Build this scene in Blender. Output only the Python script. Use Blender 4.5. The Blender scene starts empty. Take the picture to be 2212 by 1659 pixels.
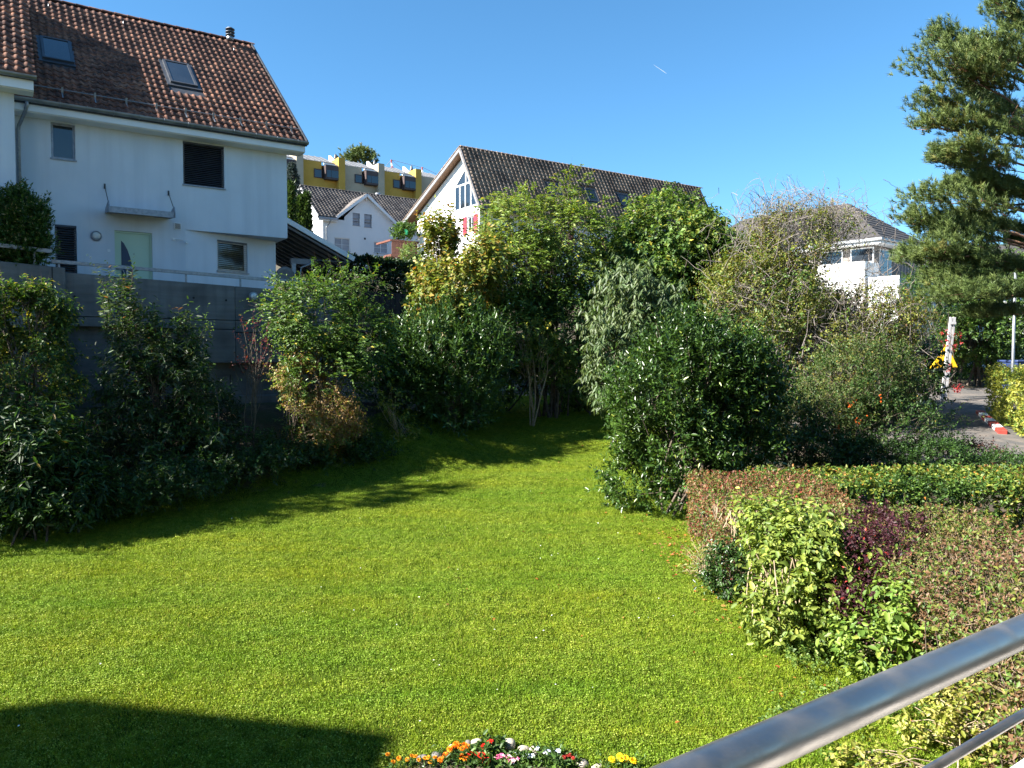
import bpy, math, random
import numpy as np
from mathutils import Matrix, Vector, Euler
sc = bpy.context.scene
R = math.radians
# ------------------------------------------------------------------ camera, sky, sun, exposure
EYE = 3.8
PITCH = R(2.1)
FOC = 1662.0                      # focal length in pixels of a 2212 px wide picture
cam_d = bpy.data.cameras.new('camera')
cam_d.sensor_width = 36.0
cam_d.lens = 36.0 * FOC / 2212.0
cam_d.clip_start = 0.05
cam_d.clip_end = 20000.0
cam = bpy.data.objects.new('camera', cam_d)
sc.collection.objects.link(cam)
cam.location = (0, 0, EYE)
cam.rotation_euler = (math.pi / 2 - PITCH, 0, 0)
sc.camera = cam
SUN_EL = R(37.0)
SUN_H = np.array([-0.947, -0.320])
SUN_H /= np.linalg.norm(SUN_H)
world = bpy.data.worlds.new('World')
sc.world = world
world.use_nodes = True
wn = world.node_tree
sky = wn.nodes.new('ShaderNodeTexSky')
sky.sky_type = 'NISHITA'
sky.sun_disc = False
sky.sun_elevation = SUN_EL
sky.sun_rotation = math.atan2(SUN_H[0], SUN_H[1]) % (2 * math.pi)
sky.altitude = 500
sky.air_density = 1.0
sky.dust_density = 0.0
sky.ozone_density = 8.0
hs = wn.nodes.new('ShaderNodeHueSaturation')
hs.inputs['Saturation'].default_value = 1.06
hs.inputs['Hue'].default_value = 0.488
wn.links.new(sky.outputs[0], hs.inputs['Color'])
wn.links.new(hs.outputs[0], wn.nodes['Background'].inputs[0])
wn.nodes['Background'].inputs[1].default_value = 0.055
sun_d = bpy.data.lights.new('sun', 'SUN')
sun_d.energy = 5.0
sun_d.angle = R(0.53)
sun_d.color = (1.0, 0.955, 0.87)
sun = bpy.data.objects.new('sun', sun_d)
sc.collection.objects.link(sun)
sdir = Vector((SUN_H[0] * math.cos(SUN_EL), SUN_H[1] * math.cos(SUN_EL), math.sin(SUN_EL)))
sun.rotation_euler = sdir.to_track_quat('Z', 'Y').to_euler()
sc.view_settings.view_transform = 'Standard'
sc.view_settings.look = 'None'
sc.view_settings.exposure = 2.15
sc.view_settings.gamma = 1.0
sc.view_settings.use_curve_mapping = False
sc.cycles.max_bounces = 8
sc.cycles.transparent_max_bounces = 8
COL = sc.collection
rng = np.random.default_rng(7)
random.seed(7)

# ------------------------------------------------------------------ measuring helpers
_f = np.array([0, math.cos(PITCH), -math.sin(PITCH)])
_u = np.array([0, math.sin(PITCH), math.cos(PITCH)])
def at(px, py, Y):
    """The point at depth Y seen in direction (px, py) of a 2212 x 1659 picture."""
    d = _f + np.array([1., 0, 0]) * (px - 1106) / FOC - _u * (py - 829.5) / FOC
    return np.array([0, 0, EYE]) + d * (Y / d[1])
def sstep(a, b, x):
    t = np.clip((np.asarray(x, float) - a) / (b - a), 0, 1)
    return t * t * (3 - 2 * t)
HANG = R(33.7)                   # houses: local x runs along the front
HU = np.array([math.cos(HANG), math.sin(HANG)])
HV = np.array([-math.sin(HANG), math.cos(HANG)])
HC = np.array([-6.96, 24.0])
def hw(u, v, z=0.):
    p = HC + HU * u + HV * v
    return np.array([p[0], p[1], z])
def ground(x, y):
    """Height of the terrain."""
    x = np.asarray(x, float); y = np.asarray(y, float)
    z = 0.087 * (np.clip(y, -40, 34) - 7)
    du, dv = x - HC[0], y - HC[1]
    u = du * HU[0] + dv * HU[1]
    v = du * HV[0] + dv * HV[1]
    bank = sstep(-7.6, -3.2, v) * (1 - sstep(0.5, 6.0, u)) * (1 - sstep(-1.0, 12.0, v))
    z = z + bank * np.clip(2.55 - 0.087 * (y - 7), 0, 3)
    hill = 0.27 * np.clip(y - 34, 0, 80) * (1 - 0.75 * sstep(6, 20, x))
    return z + hill
_k = rng.normal(size=(7, 3)); _ph = rng.uniform(0, 6.28, 7)
def noise3(p):
    p = np.asarray(p)
    return np.sin(p @ _k.T + _ph).sum(-1) / 2.6

# ------------------------------------------------------------------ scene helpers
def tag(o, label=None, cat=None, group=None, kind=None):
    if label: o['label'] = label
    if cat: o['category'] = cat
    if group: o['group'] = group
    if kind: o['kind'] = kind
    return o
def empty(name, loc, rz=0.0, label=None, cat=None, group=None):
    o = bpy.data.objects.new(name, None)
    o.empty_display_size = 0.3
    o.location = loc
    o.rotation_euler = (0, 0, rz)
    COL.objects.link(o)
    return tag(o, label, cat, group)
def link_obj(name, me, parent=None, kind=None):
    o = bpy.data.objects.new(name, me)
    COL.objects.link(o)
    if parent is not None: o.parent = parent
    if kind: o['kind'] = kind
    return o
def np_mesh(name, V, F, mat, col=None, smooth=False):
    """Mesh from numpy arrays; F is an (n,3) or (n,4) array or a list of such arrays."""
    V = np.ascontiguousarray(V, dtype=np.float32)
    Fs = F if isinstance(F, list) else [F]
    Fs = [np.asarray(f, dtype=np.int32) for f in Fs if len(f)]
    me = bpy.data.meshes.new(name)
    nl = sum(f.size for f in Fs); nf = sum(len(f) for f in Fs)
    me.vertices.add(len(V)); me.vertices.foreach_set('co', V.ravel())
    me.loops.add(nl); me.polygons.add(nf)
    me.loops.foreach_set('vertex_index', np.concatenate([f.ravel() for f in Fs]))
    st = np.concatenate([np.full(len(f), f.shape[1], np.int32) for f in Fs])
    me.polygons.foreach_set('loop_start', np.concatenate([[0], np.cumsum(st)[:-1]]).astype(np.int32))
    me.update(calc_edges=True)
    if smooth: me.polygons.foreach_set('use_smooth', np.ones(nf, bool))
    if col is not None:
        a = me.color_attributes.new('Col', 'FLOAT_COLOR', 'POINT')
        c = np.ones((len(V), 4), np.float32); c[:, :3] = col
        a.data.foreach_set('color', c.ravel())
    if mat is not None: me.materials.append(mat)
    return me
class MB:
    """Collects boxes, bars, tubes and prisms, then builds one mesh object."""
    def __init__(s, off=(0, 0, 0)):
        s.v = []; s.f = []; s.off = np.array(off, float)
    def add(s, V, F):
        n = len(s.v)
        s.v += [tuple(np.array(p, float)) for p in V]
        s.f += [tuple(i + n for i in f) for f in F]
        return s
    def box(s, x0, x1, y0, y1, z0, z1):
        V = [(x0,y0,z0),(x1,y0,z0),(x1,y1,z0),(x0,y1,z0),(x0,y0,z1),(x1,y0,z1),(x1,y1,z1),(x0,y1,z1)]
        return s.add(V, [(0,3,2,1),(4,5,6,7),(0,1,5,4),(1,2,6,5),(2,3,7,6),(3,0,4,7)])
    def hexa(s, b, t):
        V = list(b) + list(t); n = len(b)
        return s.add(V, [tuple(range(n))[::-1], tuple(range(n, 2*n))] + [(i, (i+1) % n, n+(i+1) % n, n+i) for i in range(n)])
    def prism(s, poly, vec):
        vec = np.array(vec, float)
        return s.hexa(poly, [np.array(p, float) + vec for p in poly])
    def bar(s, p, q, w, h, up=(0, 0, 1)):
        p, q, up = (np.array(a, float) for a in (p, q, up))
        d = q - p; d /= np.linalg.norm(d)
        sd = np.cross(d, up); sd /= np.linalg.norm(sd) + 1e-9
        u2 = np.cross(sd, d)
        c = [sd*w/2+u2*h/2, -sd*w/2+u2*h/2, -sd*w/2-u2*h/2, sd*w/2-u2*h/2]
        return s.hexa([p + a for a in c], [q + a for a in c])
    def tube(s, pts, rad, n=8, cap=True):
        pts = np.array(pts, float); m = len(pts)
        rad = np.full(m, rad) if np.isscalar(rad) else np.array(rad, float)
        t = np.gradient(pts, axis=0); t /= np.linalg.norm(t, axis=1)[:, None] + 1e-9
        ref = np.array([0, 0, 1.]) if abs(t[0][2]) < .9 else np.array([1., 0, 0])
        V = []
        for i in range(m):
            a = np.cross(t[i], ref); a /= np.linalg.norm(a) + 1e-9
            b = np.cross(t[i], a)
            for k in range(n):
                th = 2 * math.pi * k / n
                V.append(pts[i] + rad[i] * (a * math.cos(th) + b * math.sin(th)))
        F = [(i*n+k, i*n+(k+1) % n, (i+1)*n+(k+1) % n, (i+1)*n+k) for i in range(m-1) for k in range(n)]
        if cap: F += [tuple(range(n))[::-1], tuple(range((m-1)*n, m*n))]
        return s.add(V, F)
    def lathe(s, prof, n=16, c=(0, 0, 0), axis='z'):
        V = []; c = np.array(c, float)
        for r, h in prof:
            for k in range(n):
                th = 2 * math.pi * k / n
                a, b = r * math.cos(th), r * math.sin(th)
                V.append(c + (np.array([a, b, h]) if axis == 'z' else np.array([a, -h, b])))
        m = len(prof)
        F = [(i*n+k, i*n+(k+1) % n, (i+1)*n+(k+1) % n, (i+1)*n+k) for i in range(m-1) for k in range(n)]
        F += [tuple(range(n))[::-1], tuple(range((m-1)*n, m*n))]
        return s.add(V, F)
    def mesh(s, name, mat, smooth=False, bevel=0):
        me = bpy.data.meshes.new(name)
        me.from_pydata([tuple(np.array(p) + s.off) for p in s.v], [], s.f)
        me.update()
        if smooth: me.polygons.foreach_set('use_smooth', np.ones(len(me.polygons), bool))
        me.materials.append(mat)
        return me
    def build(s, name, mat, parent=None, smooth=False, kind=None, bevel=0):
        o = link_obj(name, s.mesh(name, mat, smooth), parent, kind)
        if bevel:
            b = o.modifiers.new('bevel', 'BEVEL'); b.width = bevel; b.segments = 2; b.limit_method = 'ANGLE'
        return o

# ------------------------------------------------------------------ materials
def new_mat(name):
    m = bpy.data.materials.new(name); m.use_nodes = True
    return m, m.node_tree, m.node_tree.nodes['Principled BSDF']
def N(nt, t, **kw):
    n = nt.nodes.new(t)
    for k, v in kw.items(): setattr(n, k, v)
    return n
def ramp(nt, fac, stops):
    r = N(nt, 'ShaderNodeValToRGB')
    e = r.color_ramp.elements
    while len(e) < len(stops): e.new(0.5)
    for x, (p, c) in zip(e, stops): x.position = p; x.color = (*c, 1)
    nt.links.new(fac, r.inputs[0]); return r.outputs[0]
def surf(name, c1, c2, scale=3.0, rough=0.7, bump=0.0, bscale=40.0, spec=0.4, metal=0.0, c3=None, s3=0.4, st3=None, rvar=0, stretch=None, coord='pos', lo=.35, hi=.65, bdist=.01):
    m, nt, b = new_mat(name)
    if coord == 'pos': P = N(nt, 'ShaderNodeNewGeometry').outputs['Position']
    else: P = N(nt, 'ShaderNodeTexCoord').outputs['Object']
    if stretch:
        mp = N(nt, 'ShaderNodeMapping'); mp.inputs['Scale'].default_value = stretch
        nt.links.new(P, mp.inputs[0]); P = mp.outputs[0]
    n = N(nt, 'ShaderNodeTexNoise'); n.inputs['Scale'].default_value = scale; n.inputs['Detail'].default_value = 6
    nt.links.new(P, n.inputs['Vector'])
    c = ramp(nt, n.outputs['Fac'], [(lo, c1), (hi, c2)])
    if c3:
        n3 = N(nt, 'ShaderNodeTexNoise'); n3.inputs['Scale'].default_value = s3; n3.inputs['Detail'].default_value = 4
        if st3:
            mp3 = N(nt, 'ShaderNodeMapping'); mp3.inputs['Scale'].default_value = st3
            nt.links.new(P, mp3.inputs[0]); nt.links.new(mp3.outputs[0], n3.inputs['Vector'])
        else: nt.links.new(P, n3.inputs['Vector'])
        mx = N(nt, 'ShaderNodeMixRGB')
        f = ramp(nt, n3.outputs['Fac'], [(.45, (0,0,0)), (.65, (1,1,1))])
        nt.links.new(f, mx.inputs[0]); nt.links.new(c, mx.inputs[1]); mx.inputs[2].default_value = (*c3, 1)
        c = mx.outputs[0]
    nt.links.new(c, b.inputs['Base Color'])
    b.inputs['Roughness'].default_value = rough; b.inputs['Metallic'].default_value = metal
    b.inputs['Specular IOR Level'].default_value = spec
    if rvar:
        nr_ = N(nt, 'ShaderNodeTexNoise'); nr_.inputs['Scale'].default_value = 22; nr_.inputs['Detail'].default_value = 6
        nt.links.new(N(nt, 'ShaderNodeNewGeometry').outputs['Position'], nr_.inputs['Vector'])
        mr_ = N(nt, 'ShaderNodeMapRange'); mr_.inputs['From Min'].default_value = .35; mr_.inputs['From Max'].default_value = .7; mr_.inputs['To Min'].default_value = rough - rvar; mr_.inputs['To Max'].default_value = rough + rvar
        nt.links.new(nr_.outputs['Fac'], mr_.inputs['Value']); nt.links.new(mr_.outputs[0], b.inputs['Roughness'])
    if bump:
        nb = N(nt, 'ShaderNodeTexNoise'); nb.inputs['Scale'].default_value = bscale; nb.inputs['Detail'].default_value = 5
        nt.links.new(P, nb.inputs['Vector'])
        bp = N(nt, 'ShaderNodeBump'); bp.inputs['Strength'].default_value = bump; bp.inputs['Distance'].default_value = bdist
        nt.links.new(nb.outputs['Fac'], bp.inputs['Height']); nt.links.new(bp.outputs[0], b.inputs['Normal'])
    return m
def leaf_mat(name, rough=0.5, spec=0.4, trans=0.3, fixed=None):
    m, nt, b = new_mat(name)
    if fixed is None:
        a = N(nt, 'ShaderNodeVertexColor', layer_name='Col').outputs[0]
    else:
        oi = N(nt, 'ShaderNodeObjectInfo').outputs['Random']
        a = ramp(nt, oi, fixed)
    nt.links.new(a, b.inputs['Base Color'])
    b.inputs['Roughness'].default_value = rough; b.inputs['Specular IOR Level'].default_value = spec
    t = N(nt, 'ShaderNodeBsdfTranslucent')
    mul = N(nt, 'ShaderNodeMixRGB', blend_type='MULTIPLY'); mul.inputs[0].default_value = 1
    nt.links.new(a, mul.inputs[1]); mul.inputs[2].default_value = (1.5, 1.5, .8, 1)
    nt.links.new(mul.outputs[0], t.inputs[0])
    mx = N(nt, 'ShaderNodeMixShader'); mx.inputs[0].default_value = trans
    nt.links.new(b.outputs[0], mx.inputs[1]); nt.links.new(t.outputs[0], mx.inputs[2])
    nt.links.new(mx.outputs[0], nt.nodes['Material Output'].inputs[0])
    return m
def tile_mat(name, a, b_, c, moss):
    m, nt, b = new_mat(name)
    P = N(nt, 'ShaderNodeNewGeometry').outputs['Position']
    v = N(nt, 'ShaderNodeTexVoronoi'); v.inputs['Scale'].default_value = 3.6
    nt.links.new(P, v.inputs['Vector'])
    sx = N(nt, 'ShaderNodeSeparateColor'); nt.links.new(v.outputs['Color'], sx.inputs[0])
    col = ramp(nt, sx.outputs[0], [(0, a), (.5, b_), (1, c)])
    n = N(nt, 'ShaderNodeTexNoise'); n.inputs['Scale'].default_value = 9; n.inputs['Detail'].default_value = 8
    nt.links.new(P, n.inputs['Vector'])
    f = ramp(nt, n.outputs['Fac'], [(.42, (0,0,0)), (.68, (1,1,1))])
    mx = N(nt, 'ShaderNodeMixRGB'); nt.links.new(f, mx.inputs[0]); nt.links.new(col, mx.inputs[1]); mx.inputs[2].default_value = (*moss, 1)
    n2 = N(nt, 'ShaderNodeTexNoise'); n2.inputs['Scale'].default_value = .9; n2.inputs['Detail'].default_value = 7
    nt.links.new(P, n2.inputs['Vector'])
    f2 = ramp(nt, n2.outputs['Fac'], [(.38, (.55,.55,.58)), (.55, (1,1,1)), (.72, (1.2,1.12,1.02))])
    ml = N(nt, 'ShaderNodeMixRGB', blend_type='MULTIPLY'); ml.inputs[0].default_value = 1
    nt.links.new(mx.outputs[0], ml.inputs[1]); nt.links.new(f2, ml.inputs[2])
    n5 = N(nt, 'ShaderNodeTexNoise'); n5.inputs['Scale'].default_value = 26; n5.inputs['Detail'].default_value = 3
    nt.links.new(P, n5.inputs['Vector'])
    f5 = ramp(nt, n5.outputs['Fac'], [(.66, (0,0,0)), (.72, (1,1,1))])
    m5 = N(nt, 'ShaderNodeMixRGB'); nt.links.new(f5, m5.inputs[0]); nt.links.new(ml.outputs[0], m5.inputs[1]); m5.inputs[2].default_value = (.30,.27,.22,1)
    nt.links.new(m5.outputs[0], b.inputs['Base Color'])
    b.inputs['Roughness'].default_value = .8; b.inputs['Specular IOR Level'].default_value = .25
    nb = N(nt, 'ShaderNodeTexNoise'); nb.inputs['Scale'].default_value = 60
    nt.links.new(P, nb.inputs['Vector'])
    bp = N(nt, 'ShaderNodeBump'); bp.inputs['Strength'].default_value = .5; bp.inputs['Distance'].default_value = .01
    nt.links.new(nb.outputs['Fac'], bp.inputs['Height']); nt.links.new(bp.outputs[0], b.inputs['Normal'])
    return m
def concrete_mat():
    m, nt, b = new_mat('concrete')
    P = N(nt, 'ShaderNodeTexCoord').outputs['Object']
    n = N(nt, 'ShaderNodeTexNoise'); n.inputs['Scale'].default_value = 1.6; n.inputs['Detail'].default_value = 8
    nt.links.new(P, n.inputs['Vector'])
    c = ramp(nt, n.outputs['Fac'], [(.3, (.085, .085, .083)), (.5, (.13, .13, .128)), (.72, (.17, .17, .165))])
    mp = N(nt, 'ShaderNodeMapping'); mp.inputs['Scale'].default_value = (2.6, 1, .22)
    nt.links.new(P, mp.inputs[0])
    st = N(nt, 'ShaderNodeTexNoise'); st.inputs['Scale'].default_value = 1.4; st.inputs['Detail'].default_value = 4
    nt.links.new(mp.outputs[0], st.inputs['Vector'])
    f = ramp(nt, st.outputs['Fac'], [(.48, (0,0,0)), (.85, (1,1,1))])
    mx = N(nt, 'ShaderNodeMixRGB'); nt.links.new(f, mx.inputs[0]); nt.links.new(c, mx.inputs[1]); mx.inputs[2].default_value = (.055, .057, .06, 1)
    # board grain lying along the wall
    mp2 = N(nt, 'ShaderNodeMapping'); mp2.inputs['Scale'].default_value = (.35, 1, 6)
    nt.links.new(P, mp2.inputs[0])
    g = N(nt, 'ShaderNodeTexNoise'); g.inputs['Scale'].default_value = 2.2; g.inputs['Detail'].default_value = 6
    nt.links.new(mp2.outputs[0], g.inputs['Vector'])
    f2 = ramp(nt, g.outputs['Fac'], [(.35, (.84,.84,.86)), (.6, (1,1,1.02))])
    mul = N(nt, 'ShaderNodeMixRGB', blend_type='MULTIPLY'); mul.inputs[0].default_value = 1
    nt.links.new(mx.outputs[0], mul.inputs[1]); nt.links.new(f2, mul.inputs[2])
    nt.links.new(mul.outputs[0], b.inputs['Base Color']); b.inputs['Roughness'].default_value = .85
    bp = N(nt, 'ShaderNodeBump'); bp.inputs['Strength'].default_value = .5; bp.inputs['Distance'].default_value = .02
    nt.links.new(g.outputs['Fac'], bp.inputs['Height']); nt.links.new(bp.outputs[0], b.inputs['Normal'])
    return m
def lawn_blade_mat():
    m, nt, b = new_mat('grass_blades')
    P = N(nt, 'ShaderNodeNewGeometry').outputs['Position']
    a = N(nt, 'ShaderNodeVertexColor', layer_name='Col').outputs[0]
    n = N(nt, 'ShaderNodeTexNoise'); n.inputs['Scale'].default_value = .8; n.inputs['Detail'].default_value = 7; n.inputs['Roughness'].default_value = .65
    mpg = N(nt, 'ShaderNodeMapping'); mpg.inputs['Rotation'].default_value = (0, 0, .35); mpg.inputs['Scale'].default_value = (.35, 1.5, 1)
    nt.links.new(P, mpg.inputs[0]); nt.links.new(mpg.outputs[0], n.inputs['Vector'])
    t = ramp(nt, n.outputs['Fac'], [(.30, (.75, .92, .8)), (.5, (1, 1, 1)), (.70, (1.22, 1.06, .85))])
    mul = N(nt, 'ShaderNodeMixRGB', blend_type='MULTIPLY'); mul.inputs[0].default_value = 1
    n9 = N(nt, 'ShaderNodeTexNoise'); n9.inputs['Scale'].default_value = 9; n9.inputs['Detail'].default_value = 4
    nt.links.new(P, n9.inputs['Vector'])
    t9 = ramp(nt, n9.outputs['Fac'], [(.32, (.68, .74, .66)), (.5, (1.06, 1.06, 1.06)), (.68, (1.4, 1.34, 1.3))])
    m9 = N(nt, 'ShaderNodeMixRGB', blend_type='MULTIPLY'); m9.inputs[0].default_value = 1
    nt.links.new(t, m9.inputs[1]); nt.links.new(t9, m9.inputs[2])
    nt.links.new(a, mul.inputs[1]); nt.links.new(m9.outputs[0], mul.inputs[2])
    nt.links.new(mul.outputs[0], b.inputs['Base Color'])
    b.inputs['Roughness'].default_value = .6; b.inputs['Specular IOR Level'].default_value = .15
    tr = N(nt, 'ShaderNodeBsdfTranslucent'); nt.links.new(mul.outputs[0], tr.inputs[0])
    mx = N(nt, 'ShaderNodeMixShader'); mx.inputs[0].default_value = .3
    nt.links.new(b.outputs[0], mx.inputs[1]); nt.links.new(tr.outputs[0], mx.inputs[2])
    nt.links.new(mx.outputs[0], nt.nodes['Material Output'].inputs[0])
    return m
MT = dict(
    plaster=surf('plaster_grey_white', (.56,.605,.66), (.615,.655,.705), 1.2, .9, .35, 90, c3=(.535,.575,.625), s3=1.0, st3=(2.6,2.6,.2)),
    plaster_white=surf('plaster_white', (.76,.75,.72), (.82,.81,.79), .8, .9, .2, 60, c3=(.72,.71,.68), s3=.3),
    plaster_cool=surf('plaster_cool', (.66,.67,.68), (.72,.72,.72), .8, .9, .2, 60),
    paint_white=surf('paint_white', (.70,.71,.72), (.76,.76,.76), 2, .5, .1, 30),
    tile_red=tile_mat('clay_tile', (.15,.064,.043), (.22,.096,.060), (.31,.15,.095), (.052,.038,.034)),
    tile_brown=tile_mat('brown_tile', (.24,.17,.125), (.31,.23,.17), (.38,.29,.22), (.13,.095,.075)),
    tile_grey=tile_mat('grey_tile', (.10,.088,.082), (.14,.122,.113), (.19,.168,.155), (.06,.055,.055)),
    slate=surf('slate_shingle', (.030,.028,.029), (.058,.053,.052), 6, .8, .3, 30),
    zinc=surf('zinc', (.20,.21,.22), (.30,.31,.32), 3, .45, .1, 20, metal=.7),
    dark_metal=surf('dark_metal', (.05,.055,.065), (.08,.085,.095), 5, .45, .1, 30, metal=.4),
    blind=surf('blind_slat', (.055,.06,.075), (.075,.08,.095), 4, .4, 0, metal=.3),
    galv=surf('galvanised', (.22,.235,.26), (.32,.335,.36), 14, .5, .1, 60, metal=.75),
    glass=surf('window_glass', (.012,.016,.022), (.02,.025,.032), .7, .04, 0, spec=.9),
    concrete=concrete_mat(),
    door=surf('door_green', (.42,.56,.42), (.45,.59,.45), 1, .45, 0),
    door_glass=surf('door_glass', (.05,.07,.11), (.06,.08,.13), 1, .15, 0),
    soil=surf('soil', (.035,.026,.018), (.075,.055,.035), 4, 1, .8, 18, bdist=.04, c3=(.03,.04,.015), s3=1.2),
    turf=surf('turf_base', (.030,.050,.006), (.055,.08,.010), 5, 1, .8, 30, bdist=.03, spec=0.0),
    asphalt=surf('asphalt', (.055,.052,.05), (.095,.09,.085), 25, .9, .5, 120, c3=(.13,.11,.095), s3=2.0),
    wood=surf('stained_wood', (.10,.035,.022), (.17,.06,.038), 4, .6, .3, 20, stretch=(1,1,6)),
    soffit=surf('soffit_wood', (.16,.09,.055), (.24,.14,.085), 3, .7, .3, 12, stretch=(6,6,1)),
    soffit_grey=surf('soffit_grey', (.16,.16,.17), (.22,.22,.23), 3, .7, .3, 12),
    shutter=surf('shutter_red', (.30,.025,.045), (.35,.035,.055), 3, .5, .1, 20),
    fibre=surf('roof_sheet', (.10,.105,.115), (.15,.155,.165), 2, .6, .1, 20),
    ochre=surf('render_ochre', (.42,.26,.045), (.48,.30,.06), .7, .9, .2, 40),
    beige=surf('render_beige', (.36,.31,.23), (.41,.36,.27), .7, .9, .2, 40),
    brown_clad=surf('brown_cladding', (.05,.035,.035), (.07,.05,.05), 2, .6, 0),
    steel=surf('brushed_steel', (.36,.325,.295), (.45,.41,.38), 5, .45, .08, 260, metal=1.0, rvar=.08, bdist=.002),
    bark=surf('bark', (.07,.05,.035), (.14,.11,.085), 12, .95, .8, 30, bdist=.02),
    bark_grey=surf('bark_grey', (.13,.11,.095), (.24,.21,.19), 14, .95, .6, 40),
    bark_tan=surf('bark_tan', (.26,.19,.12), (.42,.33,.23), 14, .9, .5, 40),
    eave_shade=surf('eave_shade_grey', (.13,.115,.105), (.19,.17,.155), 3, .8, .2, 20),  # shade under the hip roof eave, put into the wall colour
    bark_twig=surf('bark_twig', (.14,.095,.06), (.26,.19,.125), 14, .9, .5, 40),
    bark_pine=surf('bark_pine', (.14,.075,.045), (.26,.14,.085), 8, .95, .8, 25, bdist=.03),
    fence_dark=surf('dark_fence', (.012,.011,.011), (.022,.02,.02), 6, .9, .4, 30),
    stone=surf('cobble', (.30,.26,.20), (.46,.41,.33), 7, .85, .5, 30, c3=(.22,.19,.16), s3=5, coord='obj'),
    stone_dark=surf('cobble_dark', (.11,.10,.095), (.18,.165,.155), 7, .85, .5, 30, coord='obj'),
    red_paint=surf('red_paint', (.32,.035,.025), (.38,.05,.035), 8, .7, .2, 40),
    white_paint=surf('white_paint', (.66,.65,.62), (.78,.77,.75), 8, .7, .2, 40),
    yellow=surf('yellow_sign', (.80,.46,.01), (.86,.52,.015), 4, .5, 0),
    post_wood=surf('weathered_post', (.34,.33,.33), (.50,.49,.49), 9, .85, .5, 40, stretch=(2,2,.4)),
    blue=surf('blue_plastic', (.02,.035,.10), (.03,.05,.13), 3, .4, 0),
    lamp_glass=surf('lamp_glass', (.55,.57,.55), (.62,.64,.62), 8, .25, .2, 60),
    teal=surf('green_plastic', (.03,.45,.22), (.04,.5,.25), 3, .4, 0),
    curtain=surf('window_blind', (.28,.29,.32), (.34,.35,.38), 4, .8, 0),
    leaf=leaf_mat('leaf', .5, .35, .3),
    leaf_gloss=leaf_mat('leaf_gloss', .34, .42, .2),
    needle=leaf_mat('needle', .55, .3, .12),
    petal=leaf_mat('petal', .7, .2, .25),
    blades=lawn_blade_mat(),
)

# ------------------------------------------------------------------ terrain
xs = np.concatenate([[-3000, -800, -300], np.arange(-120, -24, 6), np.arange(-24, 30, .6), np.arange(30, 126, 6), [300, 800, 3000]])
ys = np.concatenate([[-3000, -600, -150, -60], np.arange(-30, 3, 3), np.arange(3, 46, .6), np.arange(46, 150, 4), [250, 500, 1200, 3000]])
gx, gy = np.meshgrid(xs, ys)
gz = ground(gx, gy)
idx = np.arange(gx.size).reshape(gx.shape)
F = np.stack([idx[:-1, :-1], idx[:-1, 1:], idx[1:, 1:], idx[1:, :-1]], -1).reshape(-1, 4)
terrain = link_obj('ground', np_mesh('ground', np.stack([gx.ravel(), gy.ravel(), gz.ravel()], 1), F, MT['soil'], smooth=True), kind='structure')
# lawn sheet (4 mm above the ground)
LAWN = [(-13, 4), (8, 4), (8, 9), (3.6, 12.6), (3.5, 20), (4.6, 31.5), (-1.4, 31.5), (-2.2, 22.6), (-4.0, 18.4), (-6.0, 16.3), (-9.6, 13.8), (-13, 12.0)]
def inside(poly, x, y):
    r = np.zeros(np.shape(x), bool); n = len(poly)
    for i in range(n):
        (x0, y0), (x1, y1) = poly[i], poly[(i+1) % n]
        c = ((y0 > y) != (y1 > y)) & (x < (x1 - x0) * (y - y0) / (y1 - y0 + 1e-12) + x0)
        r ^= c
    return r
lx, ly = np.meshgrid(np.arange(-13, 8.01, .5), np.arange(4, 32.01, .5))
idx = np.arange(lx.size).reshape(lx.shape)
F = np.stack([idx[:-1, :-1], idx[:-1, 1:], idx[1:, 1:], idx[1:, :-1]], -1).reshape(-1, 4)
cx_, cy_ = (lx[:-1, :-1] + .25).ravel(), (ly[:-1, :-1] + .25).ravel()
F = F[inside(LAWN, cx_, cy_)]
link_obj('lawn', np_mesh('lawn', np.stack([lx.ravel(), ly.ravel(), ground(lx, ly).ravel() + .006], 1), F, MT['turf'], smooth=True), kind='structure')
# street sheet and its kerb
sx_, sy_ = np.meshgrid(np.arange(9, 34.1, 1.0), np.arange(17.5, 34.1, .75))
idx = np.arange(sx_.size).reshape(sx_.shape)
F = np.stack([idx[:-1, :-1], idx[:-1, 1:], idx[1:, 1:], idx[1:, :-1]], -1).reshape(-1, 4)
link_obj('street', np_mesh('street', np.stack([sx_.ravel(), sy_.ravel(), ground(sx_, sy_).ravel() + .02], 1), F, MT['asphalt']), kind='structure')

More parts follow.
